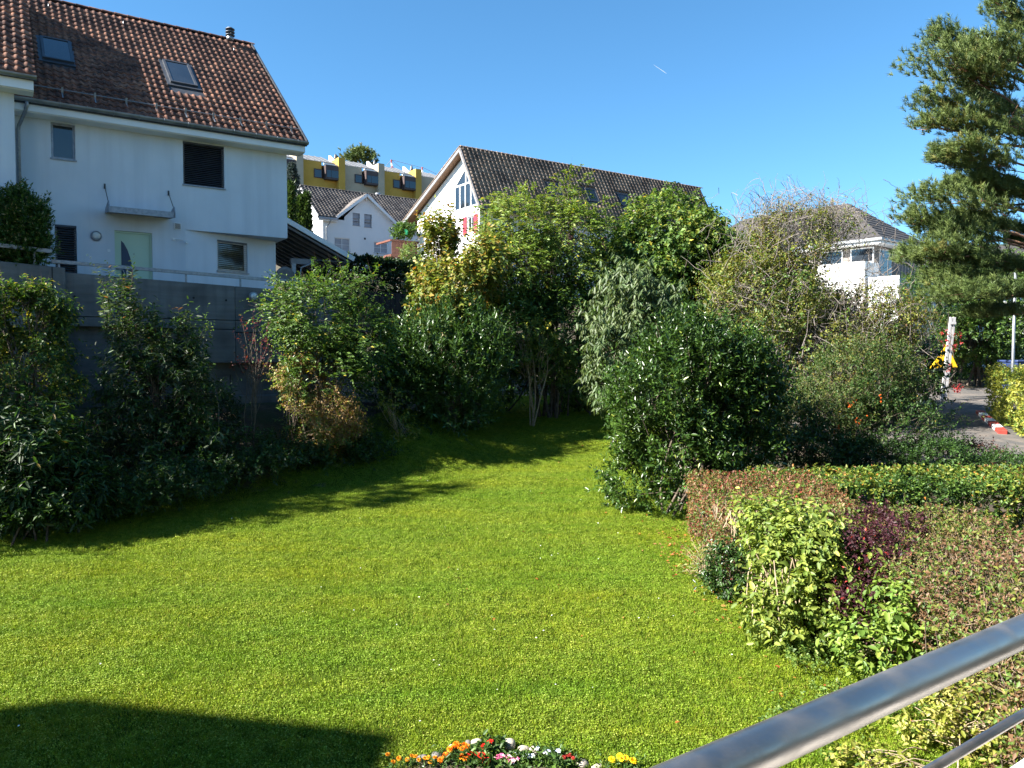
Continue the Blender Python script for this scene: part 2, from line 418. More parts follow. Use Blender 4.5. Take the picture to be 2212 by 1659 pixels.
# ------------------------------------------------------------------ roof tiles
def tile_mesh(name, w, l, roll, mat, seg=6):
    """One pan tile: S-shaped across, with a front lip; y runs up the slope."""
    x = np.linspace(0, w, seg + 1)
    p = roll * np.clip(np.cos((x / w - .28) * math.pi * 2 * .95), -.35, 1)
    V = []; F = []
    for (yy, dz) in ((0, .045), (l, 0)):
        for a, h in zip(x, p): V.append((a, yy, h + dz))
    for a, h in zip(x, p): V.append((a, .004, h - .004))
    n = seg + 1
    for i in range(seg):
        F.append((i, i+1, n+i+1, n+i)); F.append((2*n+i, 2*n+i+1, i+1, i))
    me = bpy.data.meshes.new(name); me.from_pydata(V, [], F); me.update()
    for q in me.polygons: q.use_smooth = (q.index % 2 == 0)
    me.materials.append(mat)
    return me
def lay_tiles(roof, u0, u1, v0, z0, sl, length, w, row, roll, mat, skip=(), keep=300, single=True, jit=.004):
    """Lays tiles on a slope; the nearest ones become objects, the others one joined part. roof's local frame carries u, v, z."""
    th = math.atan(sl)
    base = tile_mesh('roof_tile', w * 1.04, row * 1.22, roll, mat)
    nr = int(length / row); ncol = int(round((u1 - u0) / w))
    spots = []
    for r in range(nr):
        for c in range(ncol):
            u = u0 + c * w; s = r * row
            v = v0 + s * math.cos(th); z = z0 + s * math.sin(th)
            if any(a - w * .8 < u < b - w * .2 and p - row * .9 < v < q - .05 for a, b, p, q in skip): continue
            spots.append((u, v, z))
    rr = np.random.default_rng(len(spots))
    mats = []
    mw = roof.matrix_world if False else None
    root = roof.parent if roof.parent else roof
    M0 = Matrix.Translation(root.location) @ root.rotation_euler.to_matrix().to_4x4()
    scored = []
    for (u, v, z) in spots:
        j = rr.normal(size=3) * jit
        M = Matrix.Translation((u + j[0], v, z)) @ Euler((th + .03 + j[1], j[2] * 1.5, j[2] * 1.5)).to_matrix().to_4x4()
        wp = M0 @ M.translation
        scored.append(((wp - Vector((0, 0, EYE))).length, M))
    scored.sort(key=lambda t: t[0])
    far = scored[keep:] if single else scored
    if single:
        for d, M in scored[:keep]:
            o = link_obj('roof_tile', base, roof); o.matrix_local = M
    if far:
        bv = np.array([v.co for v in base.vertices]); bf = np.array([tuple(p.vertices) for p in base.polygons])
        V = []; FF = []
        for k, (d, M) in enumerate(far):
            A = np.array(M); V.append(bv @ A[:3, :3].T + A[:3, 3]); FF.append(bf + k * len(bv))
        link_obj('tile_field', np_mesh('tile_field', np.concatenate(V), np.concatenate(FF), mat), roof, kind='stuff')
def ridge_tiles(roof, u0, u1, v, z, mat, step=.38, r=.11):
    m = MB()
    prof = [(r * math.cos(t), r * math.sin(t) * .8) for t in np.linspace(0, math.pi, 7)]
    V = []
    for x, k in ((0, 1.12), (step * 1.1, .95)):
        V += [(x, a * k, b * k) for a, b in prof]
    n = len(prof)
    m.add(V, [(i, i+1, n+i+1, n+i) for i in range(n-1)] + [tuple(range(n))])
    me = m.mesh('ridge_tile', mat)
    x = u0
    while x < u1 - step * .5:
        o = link_obj('ridge_tile', me, roof); o.location = (x, v, z); x += step

# ------------------------------------------------------------------ walls with openings, windows
def wall_panel(mb, u0, u1, z0, z1, holes, v=0., depth=.18, fr=None):
    """A wall face in the plane v with rectangular openings and their reveals."""
    us = sorted({u0, u1, *[h[0] for h in holes], *[h[1] for h in holes]})
    zs = sorted({z0, z1, *[h[2] for h in holes], *[h[3] for h in holes]})
    f = fr or (lambda u, v, z: (u, v, z))
    for i in range(len(us)-1):
        for j in range(len(zs)-1):
            a, b, c, d = us[i], us[i+1], zs[j], zs[j+1]
            if any(h[0] <= a and b <= h[1] and h[2] <= c and d <= h[3] for h in holes): continue
            mb.add([f(a, v, c), f(b, v, c), f(b, v, d), f(a, v, d)], [(0, 1, 2, 3)])
    for a, b, c, d in holes:
        for q in ([(a,v,c),(a,v,d),(a,v+depth,d),(a,v+depth,c)], [(b,v,d),(b,v,c),(b,v+depth,c),(b,v+depth,d)],
                  [(a,v,d),(b,v,d),(b,v+depth,d),(a,v+depth,d)], [(b,v,c),(a,v,c),(a,v+depth,c),(b,v+depth,c)]):
            mb.add([f(*p) for p in q], [(0, 1, 2, 3)])
def window(root, a, b, c, d, off, v=0., rec=.13, frame='paint_white', glass='glass', cols=1, rows=1, sill='galv', slats=0, tilt=35, loc=None, fw=.055, arched=None):
    """Window in an opening: frame, panes, sill and, if asked for, each slat of its blind."""
    par = root
    if loc is not None:
        par = loc
    f = MB(off)
    y0, y1 = v + rec - .05, v + rec + .01
    f.box(a, b, y0, y1, c, c + fw); f.box(a, b, y0, y1, d - fw, d)
    f.box(a, a + fw, y0, y1, c + fw, d - fw); f.box(b - fw, b, y0, y1, c + fw, d - fw)
    iw = (b - a - 2*fw) / cols; ih = (d - c - 2*fw) / rows
    for i in range(1, cols): f.box(a+fw+i*iw-fw*.4, a+fw+i*iw+fw*.4, y0+.003, y1, c+fw, d-fw)
    for j in range(1, rows): f.box(a+fw, b-fw, y0+.006, y1, c+fw+j*ih-fw*.22, c+fw+j*ih+fw*.22)
    w = f.build('window', MT[frame], par)
    for i in range(cols):
        p = MB(off); p.box(a+fw+i*iw, a+fw+(i+1)*iw, y1-.03, y1-.015, c+fw, d-fw); p.build('pane', MT[glass], w)
    if sill:
        s = MB(off); s.box(a-.03, b+.03, v-.05, v+rec-.05, c-.035, c-.002); s.build('sill', MT[sill], w)
    if slats:
        hh = (d - c - .06) / slats; t = R(tilt); dw = .052
        m = MB(); m.box(a+.02, b-.02, -dw/2, dw/2, -.003, .003); me = m.mesh('slat', MT['blind'])
        for k in range(slats):
            o = link_obj('slat', me, w); o.location = (0, v + .045, c + .04 + k*hh + off[2]); o.rotation_euler = (t, 0, 0)
        bx = MB(off); bx.box(a+.005, b-.005, v+.012, v+.075, d-.05, d-.002); bx.build('blind_box', MT['blind'], w)
    return w
def skylight(roof, u0, u1, s0, s1, v0, z0, th, lift=.09, mat='dark_metal', lit_side=None):
    """Roof window on a slope starting at (v0, z0); s is measured up the slope."""
    e = lambda u, s, h: (u, v0 + s*math.cos(th) - h*math.sin(th), z0 + s*math.sin(th) + h*math.cos(th))
    def slab(m, a, b, c, d, h0, h1):
        m.hexa([e(a,c,h0), e(b,c,h0), e(b,d,h0), e(a,d,h0)], [e(a,c,h1), e(b,c,h1), e(b,d,h1), e(a,d,h1)])
    m = MB(); fw = .07
    slab(m, u0, u1, s0, s0+fw, -.05, lift); slab(m, u0, u1, s1-fw, s1, -.05, lift)
    slab(m, u0, u0+fw, s0+fw, s1-fw, -.05, lift); slab(m, u1-fw, u1, s0+fw, s1-fw, -.05, lift)
    o = m.build('skylight', MT[mat], roof)
    p = MB(); slab(p, u0+fw, u1-fw, s0+fw, s1-fw, lift-.04, lift-.02); p.build('pane', MT['glass'], o)
    g = MB(); slab(g, u0-.1, u1+.1, s0-.16, s1+.1, -.02, .035); g.build('flashing', MT['dark_metal'], o)
    return o

# ------------------------------------------------------------------ the left terraced house
B5 = 5.2; OFF = (0, 0, -B5)
TH = math.atan(.82)
house = empty('terraced_house', (HC[0], HC[1], B5), HANG, 'grey-white rendered house with weathered red tile roof above the concrete wall', 'house')
w = MB(OFF)
W1 = (-6.26, -5.70, 9.03, 9.97); W2 = (-3.0, -1.86, 8.74, 9.97); DR = (-4.80, -3.85, 5.22, 7.26); W3 = (-6.22, -5.71, 5.4, 7.29)
wall_panel(w, -7.1, 0, 7.44, 10.25, [W1, W2])
wall_panel(w, -7.1, -2.97, 5.0, 7.44, [DR, W3])
w.add([(0,0,7.44),(0,10.8,7.44),(0,10.8,10.6),(0,5.4,15.0),(0,0,10.6)], [(0,1,2,3,4)])            # right gable
w.add([(-7.1,10.8,5),(0,10.8,5),(0,10.8,10.6),(-7.1,10.8,10.6)], [(3,2,1,0)])
w.add([(-2.97,0,7.44),(-.1,.9,7.44),(-.1,10.8,7.44),(0,10.8,7.44),(0,0,7.44)], [(0,1,2,3,4)])      # underside of the jutting storey
w.add([(-.1,.9,5),(-.1,10.8,5),(-.1,10.8,7.44),(-.1,.9,7.44)], [(0,1,2,3)])
ang = math.atan2(.9, 2.87); ca, sa = math.cos(ang), math.sin(ang)
fr = lambda a, v, z: (-2.97 + a*ca - v*sa, a*sa + v*ca, z)
W4 = (.99, 2.0, 6.35, 7.27)
wall_panel(w, 0, 3.008, 5.0, 7.44, [W4], fr=fr)
w.build('wall', MT['plaster'], house)
window(house, *W1, OFF, frame='galv')
window(house, *W2, OFF, slats=22, frame='galv')
window(house, *W3, OFF, slats=30, frame='galv')
sub = MB(); sub.box(.9, 2.09, .1, .14, 6.25-B5, 6.3-B5)
low = window(house, *W4, OFF, slats=15, tilt=8, frame='paint_white', fw=.07)
low.location = (-2.97, 0, 0); low.rotation_euler = (0, 0, ang)
# door
dr = MB(OFF); dr.box(DR[0], DR[1], .10, .15, DR[2], DR[3]); dr = dr.build('door', MT['door'], house)
bl = [( -4.63, 5.75)] + [(-4.63 + .32*math.sin(t*math.pi*.5)**.8*1.0, 6.98 - 1.23*t) for t in np.linspace(0, 1, 12)]
pts = [(-4.63, .088, 5.85)] + [(x, .088, z) for x, z in [(-4.63, 7.0), (-4.56, 6.93), (-4.47, 6.75), (-4.40, 6.52), (-4.35, 6.25), (-4.33, 6.0), (-4.325, 5.85)]]
m = MB(OFF); m.prism(pts[::-1], (0, .02, 0)); m.build('glass_inset', MT['door_glass'], dr)
m = MB(OFF); m.tube([(-4.76, .1, 6.2), (-4.76, .03, 6.2), (-4.60, .03, 6.18), (-4.57, .03, 6.1), (-4.54, .03, 5.7), (-4.54, .1, 5.7)], .015, 8); m.build('handle', MT['galv'], dr, True)
m = MB(OFF); m.lathe([(.012, 0), (.012, .02)], 10, (-4.31, .1, 6.65), 'y'); m.build('peephole', MT['dark_metal'], dr)
m = MB(OFF)
for q in ((DR[0], DR[0]+.05, DR[2], DR[3]), (DR[1]-.05, DR[1], DR[2], DR[3]), (DR[0]+.05, DR[1]-.05, DR[3]-.05, DR[3])): m.box(q[0], q[1], .06, .098, q[2], q[3])
m.build('door_frame', MT['door'], house)
# canopy above the door
m = MB(OFF); m.hexa([(-5.0,0,7.72),(-3.42,0,7.72),(-3.42,-.85,7.66),(-5.0,-.85,7.66)], [(-5.0,0,7.76),(-3.42,0,7.76),(-3.42,-.85,7.70),(-5.0,-.85,7.70)])
m.box(-5.0, -3.42, -.88, -.852, 7.60, 7.76)
cn = m.build('canopy', MT['galv'], house)
for x in (-5.03, -3.415):
    m = MB(OFF); m.prism([(x,0,7.70),(x,-.95,7.60),(x,-.95,7.72),(x,-.80,7.92),(x,-.1,7.80)], (.025,0,0)); m.build('bracket', MT['galv'], cn)
    m = MB(OFF); m.tube([(x+.012,-.02,8.42),(x+.012,-.78,7.86)], .011, 6); m.build('rod', MT['dark_metal'], cn)
    m = MB(OFF); m.box(x-.01, x+.035, -.02, 0, 8.36, 8.5); m.build('wall_plate', MT['dark_metal'], cn)
# lamp, vent, sensor
def wall_lamp(root, u, z, v, r, off):
    m = MB(off); m.lathe([(r, 0), (r, .05), (r*.86, .07), (r*.8, .055)], 24, (u, v, z), 'y'); a = m.build('wall_lamp', MT['galv'], root, True)
    m = MB(off); m.lathe([(r*.80, .05), (r*.7, .09), (r*.4, .115), (.01, .12)], 24, (u, v, z), 'y'); m.build('lamp_glass', MT['lamp_glass'], a, True)
    return a
wall_lamp(house, -5.25, 7.06, 0, .135, OFF)
m = MB(OFF); m.box(-3.27,-3.08,-.03,0,7.42,7.61); vt = m.build('vent', MT['paint_white'], house)
for k in range(5):
    m = MB(OFF); m.box(-3.25,-3.10,-.045,-.031,7.445+k*.031,7.46+k*.031); m.build('louvre', MT['dark_metal'], vt)
m = MB(OFF); m.box(-3.32,-3.24,-.03,0,7.10,7.17); m.tube([(-3.26,-.03,7.14),(-3.05,-.12,7.11),(-2.98,-.12,7.08)], .012, 6); m.lathe([(.04,0),(.05,.03),(.03,.07)], 10, (-2.96,-.1,7.05), 'y'); m.build('sensor_lamp', MT['paint_white'], house)
m = MB(OFF); m.box(-4.98,-4.91,-.012,0,6.65,6.72); m.build('bell_plate', MT['paint_white'], house)
m = MB(OFF); m.box(-5.08,-4.97,-.014,0,5.98,6.12); m.build('socket_cover', MT['plaster'], house)
# eaves, gutter, downpipe
m = MB(OFF); m.box(-7.1,.40,-.5,-.002,10.0,10.2); m.box(-7.1, .40, -.56, -.502, 10.02, 10.22); m.build('eaves_board', MT['paint_white'], house)
m = MB(OFF)
prof = [(.085*math.cos(t), .085*math.sin(t)) for t in np.linspace(math.pi, 2*math.pi, 8)]
V = [(x, -.66+a, 10.30+b) for x in (-7.12, .46) for a, b in prof] + [(x, -.66+a*.9, 10.305+b*.9) for x in (-7.12, .46) for a, b in prof]
n = 8
m.add(V, [(i,i+1,n+i+1,n+i) for i in range(7)] + [(2*n+i+1,2*n+i,3*n+i,3*n+i+1) for i in range(7)] + [(0,n,3*n,2*n),(7,2*n+7,3*n+7,n+7)] + [tuple(range(n,2*n))])
gt = m.build('gutter', MT['zinc'], house)
for k in range(12):
    m = MB(OFF); u = -6.7 + k*.62; m.tube([(u, -.66+.095*math.cos(t), 10.30+.095*math.sin(t)) for t in np.linspace(math.pi*.95, 2.05*math.pi, 7)], .009, 4); m.build('gutter_bracket', MT['zinc'], gt)
m = MB(OFF); m.tube([(-6.80,-.66,10.26),(-6.80,-.64,10.12),(-6.86,-.45,9.95),(-6.97,-.14,9.72),(-6.985,-.09,9.62),(-6.985,-.09,5.2)], .045, 10); m.build('downpipe', MT['galv'], house, True)
# roof
rf = MB(OFF)
rz0 = 10.30
rf.hexa([(-7.1,-.6,rz0-.12),(.42,-.6,rz0-.12),(.42,5.4,rz0-.12+.82*6),(-7.1,5.4,rz0-.12+.82*6)], [(-7.1,-.6,rz0),(.42,-.6,rz0),(.42,5.4,rz0+.82*6),(-7.1,5.4,rz0+.82*6)])
rf.hexa([(-7.1,5.4,rz0-.12+.82*6),(.42,5.4,rz0-.12+.82*6),(.42,11.4,rz0-.12),(-7.1,11.4,rz0-.12)], [(-7.1,5.4,rz0+.82*6),(.42,5.4,rz0+.82*6),(.42,11.4,rz0),(-7.1,11.4,rz0)])
roof = rf.build('roof', MT['dark_metal'], house)
LS = 6 / math.cos(TH)
sk = [(-6.34, -5.57, 1.5, 2.72), (-3.05, -2.27, 1.45, 2.75)]
lay_tiles(roof, -7.15, .42, -.66, rz0 + .02 - B5 - .05, .82, LS, .2, .345, .03, MT['tile_red'], skip=[(a-.02,b+.05,c-.2,d+.05) for a,b,c,d in sk], keep=300)
ridge_tiles(roof, -7.1, .45, 5.4, rz0 + .82*6 + .0 - B5, MT['tile_red'])
for a, b, c, d in sk:
    skylight(roof, a, b, (c+.6)/math.cos(TH), (d+.6)/math.cos(TH), -.6, rz0-B5+.02, TH)
sg = MB(OFF)
e = lambda u, s, h: (u, -.6 + s*math.cos(TH) - h*math.sin(TH), rz0 + s*math.sin(TH) + h*math.cos(TH))
sg.tube([e(-7.0, .62, .13), e(.35, .62, .13)], .012, 6); sg = sg.build('snow_guard', MT['galv'], roof)
for k in range(10):
    u = -6.75 + .76*k
    m = MB(OFF); m.bar(e(u,.55,.0), e(u,.62,.2), .05, .012); m.bar(e(u,.3,.06), e(u,.62,.06), .03, .01); m.build('hook', MT['galv'], sg)
for u, s in ((-3.9, 6.9), (-.45, 6.6), (-6.0, 7.0)):
    m = MB(OFF); m.tube([e(u,s,.03), e(u,s-.05,.16), e(u,s-.12,.12)], .012, 5); m.build('roof_hook', MT['galv'], roof)
m = MB(OFF); m.bar((.43,-.62,rz0-.03),(.43,5.4,rz0-.03+.82*6.02),.05,.2); m.bar((.43,11.4,rz0-.03),(.43,5.4,rz0-.03+.82*6.0),.05,.2); m.build('verge_board', MT['dark_metal'], roof)
ch = MB(OFF); cz = 15.05
ch.lathe([(.12, 0), (.12, .12), (.09, .13), (.09, .44)], 18, (-.42, 4.95, cz), 'z'); ch = ch.build('chimney', MT['galv'], roof, True)
for k in range(3):
    m = MB(OFF); z = cz + .14 + k*.105; m.lathe([(.10, z), (.16, z+.018), (.16, z+.042), (.10, z+.065)], 18, (-.42, 4.95, 0), 'z'); m.build('cowl_ring', MT['dark_metal'], ch, True)

# ------------------------------------------------------------------ the neighbouring house at the left edge
nb = empty('terraced_house', (HC[0], HC[1], B5), HANG, 'house cut by the left picture edge, set forward of its neighbour', 'house')
w = MB(OFF)
nz = 10.30; nrv = 3.3; nr = nz + .82*(nrv + 2.6)
w.box(-13.2, -7.1, -2.1, 8.4, 4.6, 10.35)
w.hexa([(-13.2,-2.1,10.35),(-13.2,8.4,10.35),(-13.2,nrv,nr-.3)], [(-7.1,-2.1,10.35),(-7.1,8.4,10.35),(-7.1,nrv,nr-.3)])
w.build('wall', MT['plaster'], nb)
m = MB(OFF); m.box(-13.3,-6.72,-2.5,-2.102,9.95,10.17); m.box(-13.3,-6.72,-2.56,-2.502,9.97,10.19); m.build('eaves_board', MT['paint_white'], nb)
m = MB(OFF); V = [(x, -2.66+a, 10.27+b) for x in (-13.3, -6.66) for a, b in prof]; m.add(V, [(i,i+1,n+i+1,n+i) for i in range(7)] + [tuple(range(n,2*n))]); m.build('gutter', MT['zinc'], nb)
rf = MB(OFF); L2 = nrv + 2.6
rf.hexa([(-13.3,-2.6,nz-.12),(-6.68,-2.6,nz-.12),(-6.68,nrv,nr-.12),(-13.3,nrv,nr-.12)], [(-13.3,-2.6,nz),(-6.68,-2.6,nz),(-6.68,nrv,nr),(-13.3,nrv,nr)])
zb = nr - .45*(9.2 - nrv)
rf.hexa([(-13.3,nrv,nr-.12),(-6.68,nrv,nr-.12),(-6.68,9.2,zb-.12),(-13.3,9.2,zb-.12)], [(-13.3,nrv,nr),(-6.68,nrv,nr),(-6.68,9.2,zb),(-13.3,9.2,zb)])
nroof = rf.build('roof', MT['dark_metal'], nb)
lay_tiles(nroof, -9.08, -6.68, -2.66, nz - B5 - .03, .82, L2/math.cos(TH), .2, .345, .03, MT['tile_red'], keep=300)
ridge_tiles(nroof, -9.1, -6.66, nrv, nr - B5, MT['tile_red'])

# ------------------------------------------------------------------ concrete retaining wall, railings, terrace
tr = MB(); p = [hw(-14, -2.6), hw(.3, -2.6), hw(3.2, 1.0), hw(3.2, 12), hw(-14, 12)]
tr.hexa([(*q[:2], 4.6) for q in p], [(*q[:2], 5.16) for q in p])
tr.build('terrace', MT['asphalt'], kind='structure')
B2 = 2.2; OW = (0, 0, -B2)
cw = empty('retaining_wall', (HC[0], HC[1], B2), HANG, 'board-marked grey concrete retaining wall below the left house', 'wall')
ztop = lambda u: 5.76 - (u + 6.2) * .034
J = .018
def panel(name, a, b, z0, z1, v0=-2.9, v1=-2.66, top=None):
    m = MB(OW); za = z1 if top is None else top(a); zb_ = z1 if top is None else top(b)
    m.hexa([(a,v0,z0),(b,v0,z0),(b,v1,z0),(a,v1,z0)], [(a,v0,za),(b,v0,zb_),(b,v1,zb_),(a,v1,za)])
    return m.build(name, MT['concrete'], cw, bevel=.008)
us = [-6.2, -2.32, .35]
for i in range(2):
    a, b = us[i] + J*.3, us[i+1] - J*.3
    panel('concrete_panel', a, b, 4.74, 0, top=ztop)
    panel('concrete_panel', a, b, 4.42 if i else 4.50, 4.74 - J)
    if i: panel('concrete_panel', a, b, 3.62, 4.42 - J)
panel('concrete_panel', -3.5, -2.32 - J*.3, 3.62, 4.50 - J)
m = MB(OW); m.box(-6.2, .35, -2.64, -2.5, 3.3, 5.3); m.build('core', MT['concrete'], cw)
panel('lower_panel', -6.2, -2.4, 1.9, 3.60, -2.62, -2.45); panel('lower_panel', -2.4 + J, .35, 1.9, 3.60, -2.62, -2.45)
m = MB(OW); m.box(-2.6, .35, -3.1, -2.62, 2.2, 2.74); m.build('footing', MT['concrete'], cw)
for u, z in ((-2.55, 5.25), (-3.35, 5.28), (-4.6, 5.0), (-.9, 5.0), (-1.6, 4.1), (-6.0, 5.2)):
    m = MB(OW); m.lathe([(.028, 0), (.028, .004)], 10, (u, -2.9, z), 'y'); m.build('tie_hole', MT['fence_dark'], cw)
m = MB(OW); m.hexa([(-9.5,-3.15,1.5),(-6.2,-3.15,1.5),(-6.2,-2.6,1.5),(-9.5,-2.6,1.5)], [(-9.5,-3.15,6.02),(-6.2,-3.15,5.84),(-6.2,-2.6,5.84),(-9.5,-2.6,6.02)]); m.build('pier', MT['concrete'], cw, bevel=.01)
m = MB(OW); m.box(-6.47, -6.45, -3.154, -3.149, 2.5, 5.85); m.build('pier_joint', MT['fence_dark'], cw)
wall_lamp(cw, -1.85, 5.38, -2.9, .12, OW)
rl = empty('railing', (HC[0], HC[1], 5.4), HANG, 'grey metal railing along the top of the concrete wall', 'railing')
OR = (0, 0, -5.4)
zr = lambda u: 6.01 - (u + 6.35) * .031
m = MB(OR); m.bar((-6.45,-2.8,zr(-6.45)), (.9,-2.8,zr(.9)), .05, .085); m.build('top_rail', MT['galv'], rl, bevel=.006)
for u in (-6.3, -4.85, -3.5, -2.15, -.8, .6):
    m = MB(OR); m.bar((u,-2.78,5.3), (u,-2.78,zr(u)-.04), .03, .045, up=(1,0,0)); m.build('post', MT['galv'], rl)
r2 = empty('railing', (HC[0], HC[1], 5.8), HANG, 'short railing in front of the clipped thuja at left edge', 'railing')
OR2 = (0, 0, -5.8)
m = MB(OR2); m.bar((-9.4,-3.0,6.40), (-6.45,-3.0,6.22), .05, .095); m.build('top_rail', MT['galv'], r2, bevel=.006)
for u in (-8.2, -6.8):
    m = MB(OR2); m.bar((u,-2.98,5.8), (u,-2.98,6.2), .03, .045, up=(1,0,0)); m.build('post', MT['galv'], r2)

# ------------------------------------------------------------------ carport beside the house
cp = empty('carport', (HC[0], HC[1], B5), HANG, 'lean-to carport with pale fascia beside the house corner', 'carport')
m = MB(OFF); m.hexa([(.02,1.2,8.25),(2.6,1.2,7.02),(2.6,7,7.02),(.02,7,8.25)], [(.02,1.2,8.40),(2.6,1.2,7.17),(2.6,7,7.17),(.02,7,8.40)]); m.build('roof', MT['slate'], cp)
m = MB(OFF); m.bar((.02,1.17,8.36),(2.66,1.17,7.10),.05,.16); m.build('fascia', MT['paint_white'], cp)
for k in range(11):
    m = MB(OFF); v = 1.3 + k*.5; m.bar((.05,v,8.19),(2.55,v,7.0),.09,.06); m.build('rafter', MT['soffit_grey'], cp)
m = MB(OFF); m.box(.5, 1.25, 1.22, 1.36, 6.82, 6.98); m.box(.5,2.5,1.22,1.34,6.985,7.0); m.build('beam', MT['soffit_grey'], cp)
m = MB(OFF); m.box(.53,.66,1.23,1.35,5.2,6.82); m.build('post', MT['galv'], cp)
m = MB(OFF); m.tube([(1.2,1.2,6.95),(1.05,1.15,6.8),(.8,1.15,6.7),(.75,1.15,6.1)], .03, 8); m.build('downpipe', MT['galv'], cp, True)
ds = MB((0,0,0)); ds.lathe([(.03,-.02),(.2,.0),(.3,.05),(.31,.055),(.2,.02),(.03,.005)], 24, (0,0,0), 'y')
q = hw(.22, 1.05, 6.38); dish = ds.build('satellite_dish', MT['soffit_grey'], None, True); dish.location = q; dish.rotation_euler = (R(12), 0, HANG); tag(dish, 'round grey dish under the carport roof', 'dish')

# ------------------------------------------------------------------ the white gabled house in the middle
MO = at(1035, 437, 49.0); BM = 7.0; OM = (0, 0, -BM)
mid = empty('gabled_house', (MO[0], MO[1], BM), HANG, 'long white house with brown tile roof and sunlit gable wall', 'house')
ML = 22.3; ez = 13.30; rv = 2.42; rz = 17.52; lv = 10.9; lz = 13.92; gu = .5
w = MB(OM)
fw_ = .75
GW = [(1.55, 2.75, 11.75, 13.0)]
wall_panel(w, gu, ML, 6, 13.2, [(11.2, 12.5, 10.9, 12.35), (16.2, 17.5, 10.9, 12.35), (6.2, 7.5, 10.9, 12.35), (11.2, 12.5, 8.0, 9.6), (16.2,17.5,8.0,9.6)], v=fw_)
def gpanel(v0, v1, z0, z1): w.add([(gu,v0,z0),(gu,v0,z1),(gu,v1,z1),(gu,v1,z0)], [(0,1,2,3)])
zroof = lambda v: np.interp(v, [0, rv, lv], [ez, rz, lz]) - .35
# gable wall faces left; build as strips round the openings
gh = [(1.45, 2.35, 11.85, 12.95)]
vv = [fw_, 1.45, 2.35, rv, 5.0, 9.6]
w.add([(gu,fw_,6),(gu,fw_,11.85),(gu,9.6,11.85),(gu,9.6,6)], [(0,1,2,3)])
w.add([(gu,fw_,11.85),(gu,fw_,12.95),(gu,1.45,12.95),(gu,1.45,11.85)], [(0,1,2,3)])
w.add([(gu,2.35,11.85),(gu,2.35,12.95),(gu,9.6,12.95),(gu,9.6,11.85)], [(0,1,2,3)])
w.add([(gu,fw_,12.95),(gu,fw_,zroof(fw_)),(gu,rv,zroof(rv)),(gu,9.6,zroof(9.6)),(gu,9.6,12.95)], [(0,1,2,3,4)])
for q in ([(1.45,11.85),(1.45,12.95)], [(2.35,12.95),(2.35,11.85)], [(1.45,12.95),(2.35,12.95)], [(2.35,11.85),(1.45,11.85)]):
    (a, b), (c, d) = q; w.add([(gu,a,b),(gu,c,d),(gu+.15,c,d),(gu+.15,a,b)], [(0,1,2,3)])
w.add([(gu,9.6,6),(gu,9.6,zroof(9.6)),(ML,9.6,zroof(9.6)),(ML,9.6,6)], [(0,1,2,3)])
w.add([(ML,fw_,6),(ML,9.6,6),(ML,9.6,zroof(9.6)),(ML,rv,zroof(rv)),(ML,fw_,zroof(fw_))], [(0,1,2,3,4)])
w.build('wall', MT['plaster_white'], mid)
for a in (6.2, 11.2, 16.2):
    window(mid, a, a+1.3, 10.9, 12.35, OM, v=fw_, cols=2, rec=.14)
    if a > 7:
        window(mid, a, a+1.3, 8.0, 9.6, OM, v=fw_, cols=2, rec=.14)
    for x0, x1 in ((a-.62, a-.04), (a+1.34, a+1.92)):
        m = MB(OM); m.box(x0, x1, fw_-.05, fw_-.005, 10.88, 12.37); s_ = m.build('shutter', MT['shutter'], mid)
# gable window group: two upper sloping lights above four lower lights
def gbox(m, v0, v1, z0, z1, x0, x1): m.box(x0, x1, v0, v1, z0, z1)
m = MB(OM)
for v in (1.02, 1.76, 2.46, 3.2, 3.86): m.box(gu-.05, gu-.002, v, v+.09, 13.62, 15.2)
m.box(gu-.052, gu-.004, 1.0, 3.97, 13.54, 13.62); m.box(gu-.054, gu-.006, 1.0, 3.97, 15.12, 15.22)
m.bar((gu-.03, 3.9, 15.2), (gu-.03, 2.5, 16.15), .05, .09); m.bar((gu-.03, 1.06, 15.2), (gu-.03, 2.4, 16.15), .05, .09); m.box(gu-.05,gu-.008,2.40,2.5,15.2,16.15)
gwn = m.build('gable_window', MT['paint_white'], mid)
for v in (1.11, 1.85, 2.55, 3.29):
    m = MB(OM); m.box(gu-.02, gu-.01, v, v+.62, 13.62, 15.12); m.build('pane', MT['glass'], gwn)
m = MB(OM); m.prism([(gu-.02,3.8,15.2),(gu-.02,2.5,15.2),(gu-.02,2.5,16.1)], (.012,0,0)); m.build('pane', MT['glass'], gwn)
m = MB(OM); m.prism([(gu-.02,1.15,15.2),(gu-.02,2.4,15.2),(gu-.02,2.4,16.1)], (.012,0,0)); m.build('pane', MT['glass'], gwn)
# window with red shutters on the gable
m = MB(OM)
for q in ((1.45,1.52,11.85,12.95),(2.28,2.35,11.85,12.95),(1.87,1.93,11.85,12.95),(1.52,2.28,11.85,11.92),(1.52,2.28,12.88,12.95)): m.box(gu+.08, gu+.12, q[0], q[1], q[2], q[3])
sw = m.build('window', MT['paint_white'], mid)
for v in (1.52, 1.93):
    m = MB(OM); m.box(gu+.1, gu+.11, v, v+.35, 11.92, 12.88); m.build('pane', MT['glass'], sw)
for v in (.97, 2.38):
    m = MB(OM); m.box(gu-.05, gu-.01, v, v+.46, 11.8, 13.0); s_ = m.build('shutter', MT['shutter'], mid)
    m = MB(OM); m.box(gu-.06, gu-.051, v+.06, v+.4, 11.87, 12.35); m.build('shutter_panel', MT['shutter'], s_)
    m = MB(OM); m.box(gu-.06, gu-.051, v+.06, v+.4, 12.42, 12.93); m.build('shutter_panel', MT['shutter'], s_)
